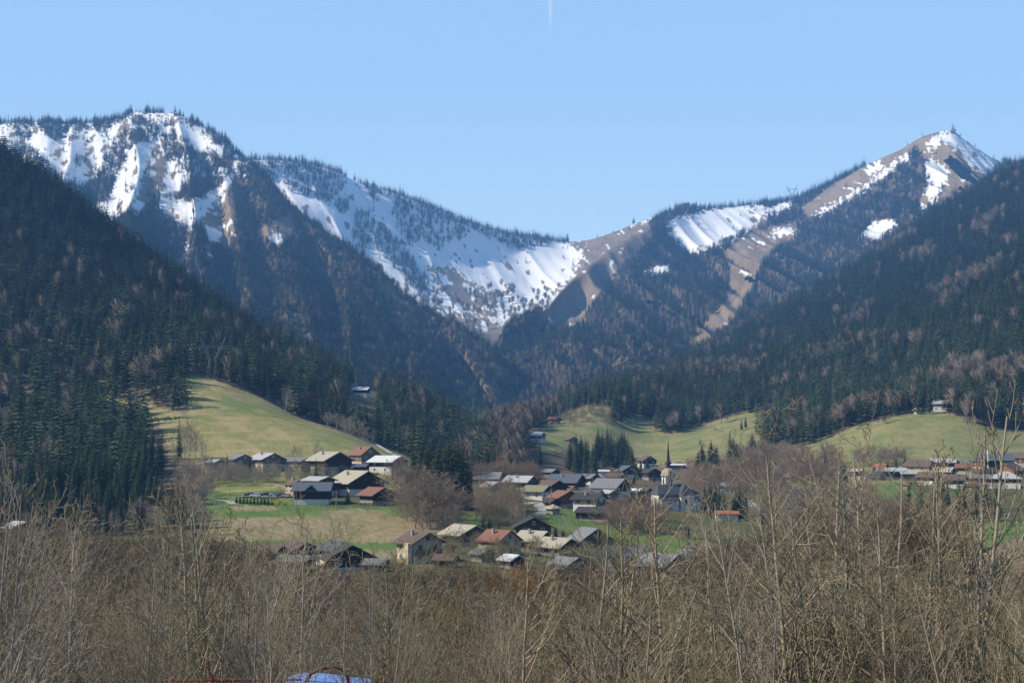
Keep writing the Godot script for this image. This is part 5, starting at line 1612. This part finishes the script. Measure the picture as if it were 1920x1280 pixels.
	pasture_fence([Vector2(420, 850), Vector2(520, 838), Vector2(620, 842), Vector2(720, 858)], 24, "post and wire fence crossing the long meadow above the roofs")
	pasture_fence([Vector2(1480, 858), Vector2(1600, 838), Vector2(1740, 824), Vector2(1880, 836)], 30, "post and wire fence crossing the sloping meadow above the hamlet")
	# bird over the valley, contrail high above
	var bd := thing("bird", "small dark bird gliding before the notch of the valley", "bird", pt(1018, 619, 190))
	q = Bld.new()
	q.lathe([[.005, -.22], [.05, -.12], [.06, 0.0], [.045, .12], [.02, .2]], 6, Vector3.ZERO)
	var body := part("body", q, mats.black, bd)
	body.rotation.z = PI / 2 - .2
	for s in [-1.0, 1.0]:
		q = Bld.new()
		q.face([Vector3(.06, .02, 0), Vector3(-.08, .02, 0), Vector3(-.12, .12, s * .25), Vector3(-.16, .04, s * .45), Vector3(.0, .12, s * .25)])
		part("wing", q, mats.black, bd)
	var ct := StandardMaterial3D.new()
	ct.albedo_color = Color(1, 1, 1, .22)
	ct.transparency = BaseMaterial3D.TRANSPARENCY_ALPHA
	ct.roughness = 1.0
	var ccl := thing("contrail_cloud", "short faint white contrail high in the blue sky", "contrail", pt(1033, 20, 9000))
	for x in [-8.0, 8.0]:
		q = Bld.new()
		q.tube(PackedVector3Array([Vector3(x, 400, 0), Vector3(x, 60, 0), Vector3(x * .7, -30, 0), Vector3(x * .4, -120, 0)]), PackedFloat32Array([8, 7, 5, 1]), 6)
		part("streak", q, ct, ccl)

func pasture_fence(line: Array, n: int, label: String) -> void:
	var pts := []
	for i in n:
		var t := float(i) / (n - 1) * (line.size() - 1)
		var k := mini(int(t), line.size() - 2)
		var q: Vector2 = line[k].lerp(line[k + 1], t - k)
		pts.append(gnd(q.x, q.y))
	var o := thing("pasture_fence", label, "fence", pts[0])
	var pm := Bld.new()
	pm.tube(PackedVector3Array([Vector3(0, -.5, 0), Vector3(0, 1.25, 0)]), PackedFloat32Array([.09, .07]), 5)
	var mesh := pm.mesh(mats.pole)
	for p in pts: share("post", mesh, o).position = p - pts[0]
	for h in [.55, 1.05]:
		var b := Bld.new()
		for i in n - 1: b.bar(pts[i] - pts[0] + Vector3(0, h, 0), pts[i + 1] - pts[0] + Vector3(0, h, 0), .012, 3)
		part("wire", b, mats.steel, o)

func leaf_bush(px: float, py: float, h: float, c: Color, label: String, group: String, depth := 0.0) -> void:
	var p: Vector3
	if depth > 0.0:
		p = T.valley.at_depth(px, depth)
		h = pt(px, py - 30.0, depth).y - p.y
	else: p = gnd(px, py)
	var o := thing("leafy_bush", label, "bush", p, 0, group)
	var tw := Bld.new()
	var lf := Bld.new()
	for k in 40:
		var a := rng.randf() * TAU
		var tip := Vector3(cos(a), 0, sin(a)) * rng.randf_range(.1, .5) * (h if depth == 0.0 else .9) + Vector3(0, h * rng.randf_range(.55, 1.0), 0)
		tw.tube(PackedVector3Array([Vector3(0, -.3, 0), tip * Vector3(.3, .5, .3), tip]), PackedFloat32Array([.02, .015, .006]), 3)
		for j in 22:
			var t := rng.randf_range(.35, 1.0) if depth == 0.0 else rng.randf_range(.86, 1.0)
			var q := (tip * Vector3(.3, .5, .3)).lerp(tip, t) + Vector3(rng.randf_range(-1, 1), rng.randf_range(-1, 1), rng.randf_range(-1, 1)) * h * .08 * (1.0 if depth == 0.0 else .4)
			var s := h * rng.randf_range(.02, .045) if depth == 0.0 else rng.randf_range(.03, .055)
			var d1 := Vector3(rng.randf_range(-1, 1), rng.randf_range(-1, 1), rng.randf_range(-1, 1)).normalized()
			var d2 := d1.cross(Vector3(.3, .8, .2)).normalized()
			lf.col = c * rng.randf_range(.6, 1.3)
			lf.tri(q - d2 * s, q + d1 * s * 1.8, q + d2 * s, (d1.cross(d2) + Vector3.UP * .5).normalized())
	part("twigs", tw, mats.trunk, o)
	part("leaves", lf, mats.needles, o)

func machines() -> void:
	var d := 24.0
	var p := pt(480, 1280, d)
	var g := (T.valley as Terrain).at_depth(480, d)
	var y0 := g.y
	# positions relative to the trailer's base
	var rel := func(px, py, dz): return pt(px, py, d + dz) - Vector3(p.x, y0, p.z)
	var o := thing("farm_trailer", "red tubular farm trailer frame with hooped bar behind the saplings", "trailer", Vector3(p.x, y0, p.z))
	for e in [[1274, 0.0], [1283, .0], [1272, 1.4]]:
		var b := Bld.new()
		b.bar(rel.call(312, e[0] + 2, e[1]), rel.call(566, e[0], e[1]), .018, 6)
		part("rail", b, mats.red, o)
	for x in [398, 486, 316]:
		var b := Bld.new()
		b.bar(rel.call(x, 1264, 0), rel.call(x, 1400, 0), .02, 6)
		part("post", b, mats.red, o)
	for e in [0.0, .25]:
		var b := Bld.new()
		var pts := PackedVector3Array()
		var rr := PackedFloat32Array()
		for q in [[566, 1340], [570, 1290], [573, 1276], [580, 1264], [595, 1256], [612, 1251], [628, 1250], [640, 1255], [650, 1268], [655, 1300]]:
			pts.append(rel.call(q[0] + e * 12, q[1], e)); rr.append(.02)
		b.tube(pts, rr, 6)
		part("hoop", b, mats.red, o)
	var bw := Bld.new()
	bw.box(Vector3(-1.7, .7, -1.5), Vector3(2.2, .85, .0))
	part("deck", bw, mats.red, o)
	for x in [-1.0, 1.2]:
		var b := Bld.new()
		b.lathe([[.05, -.15], [.42, -.13], [.45, 0.0], [.42, .13], [.05, .15]], 14, Vector3.ZERO)
		var w := part("wheel", b, mats.tyre, o)
		w.rotation.x = PI / 2
		w.position = Vector3(x, .42, .1)
	# blue tarpaulin over the load
	var t := thing("tarpaulin", "sky blue tarpaulin stretched over the load under the red hoop", "tarpaulin", Vector3(p.x, y0 + .86, p.z))
	var b := Bld.new()
	var nx := 14
	var nz := 8
	var grid := []
	var c0: Vector3 = rel.call(515, 1290, .1) - Vector3(0, .86, 0)
	var c1: Vector3 = rel.call(700, 1290, .1) - Vector3(0, .86, 0)
	for i in nx + 1:
		for k in nz + 1:
			var u := float(i) / nx
			var v := float(k) / nz
			var hgt := .20 * sin(PI * pow(u, .6)) * sin(PI * clampf(v * .9 + .05, 0, 1)) - .05 + .012 * n2.get_noise_2d(i * 20.0, k * 20.0)
			if u == 0.0 or u == 1.0 or v == 0.0 or v == 1.0: hgt -= .7
			grid.append(Vector3(lerpf(c0.x, c1.x, u), c0.y + hgt, lerpf(.05, -1.4, v)))
	for i in nx:
		for k in nz:
			b.face([grid[i * (nz + 1) + k], grid[i * (nz + 1) + k + 1], grid[(i + 1) * (nz + 1) + k + 1], grid[(i + 1) * (nz + 1) + k]])
	part("sheet", b, mats.tarp, t)
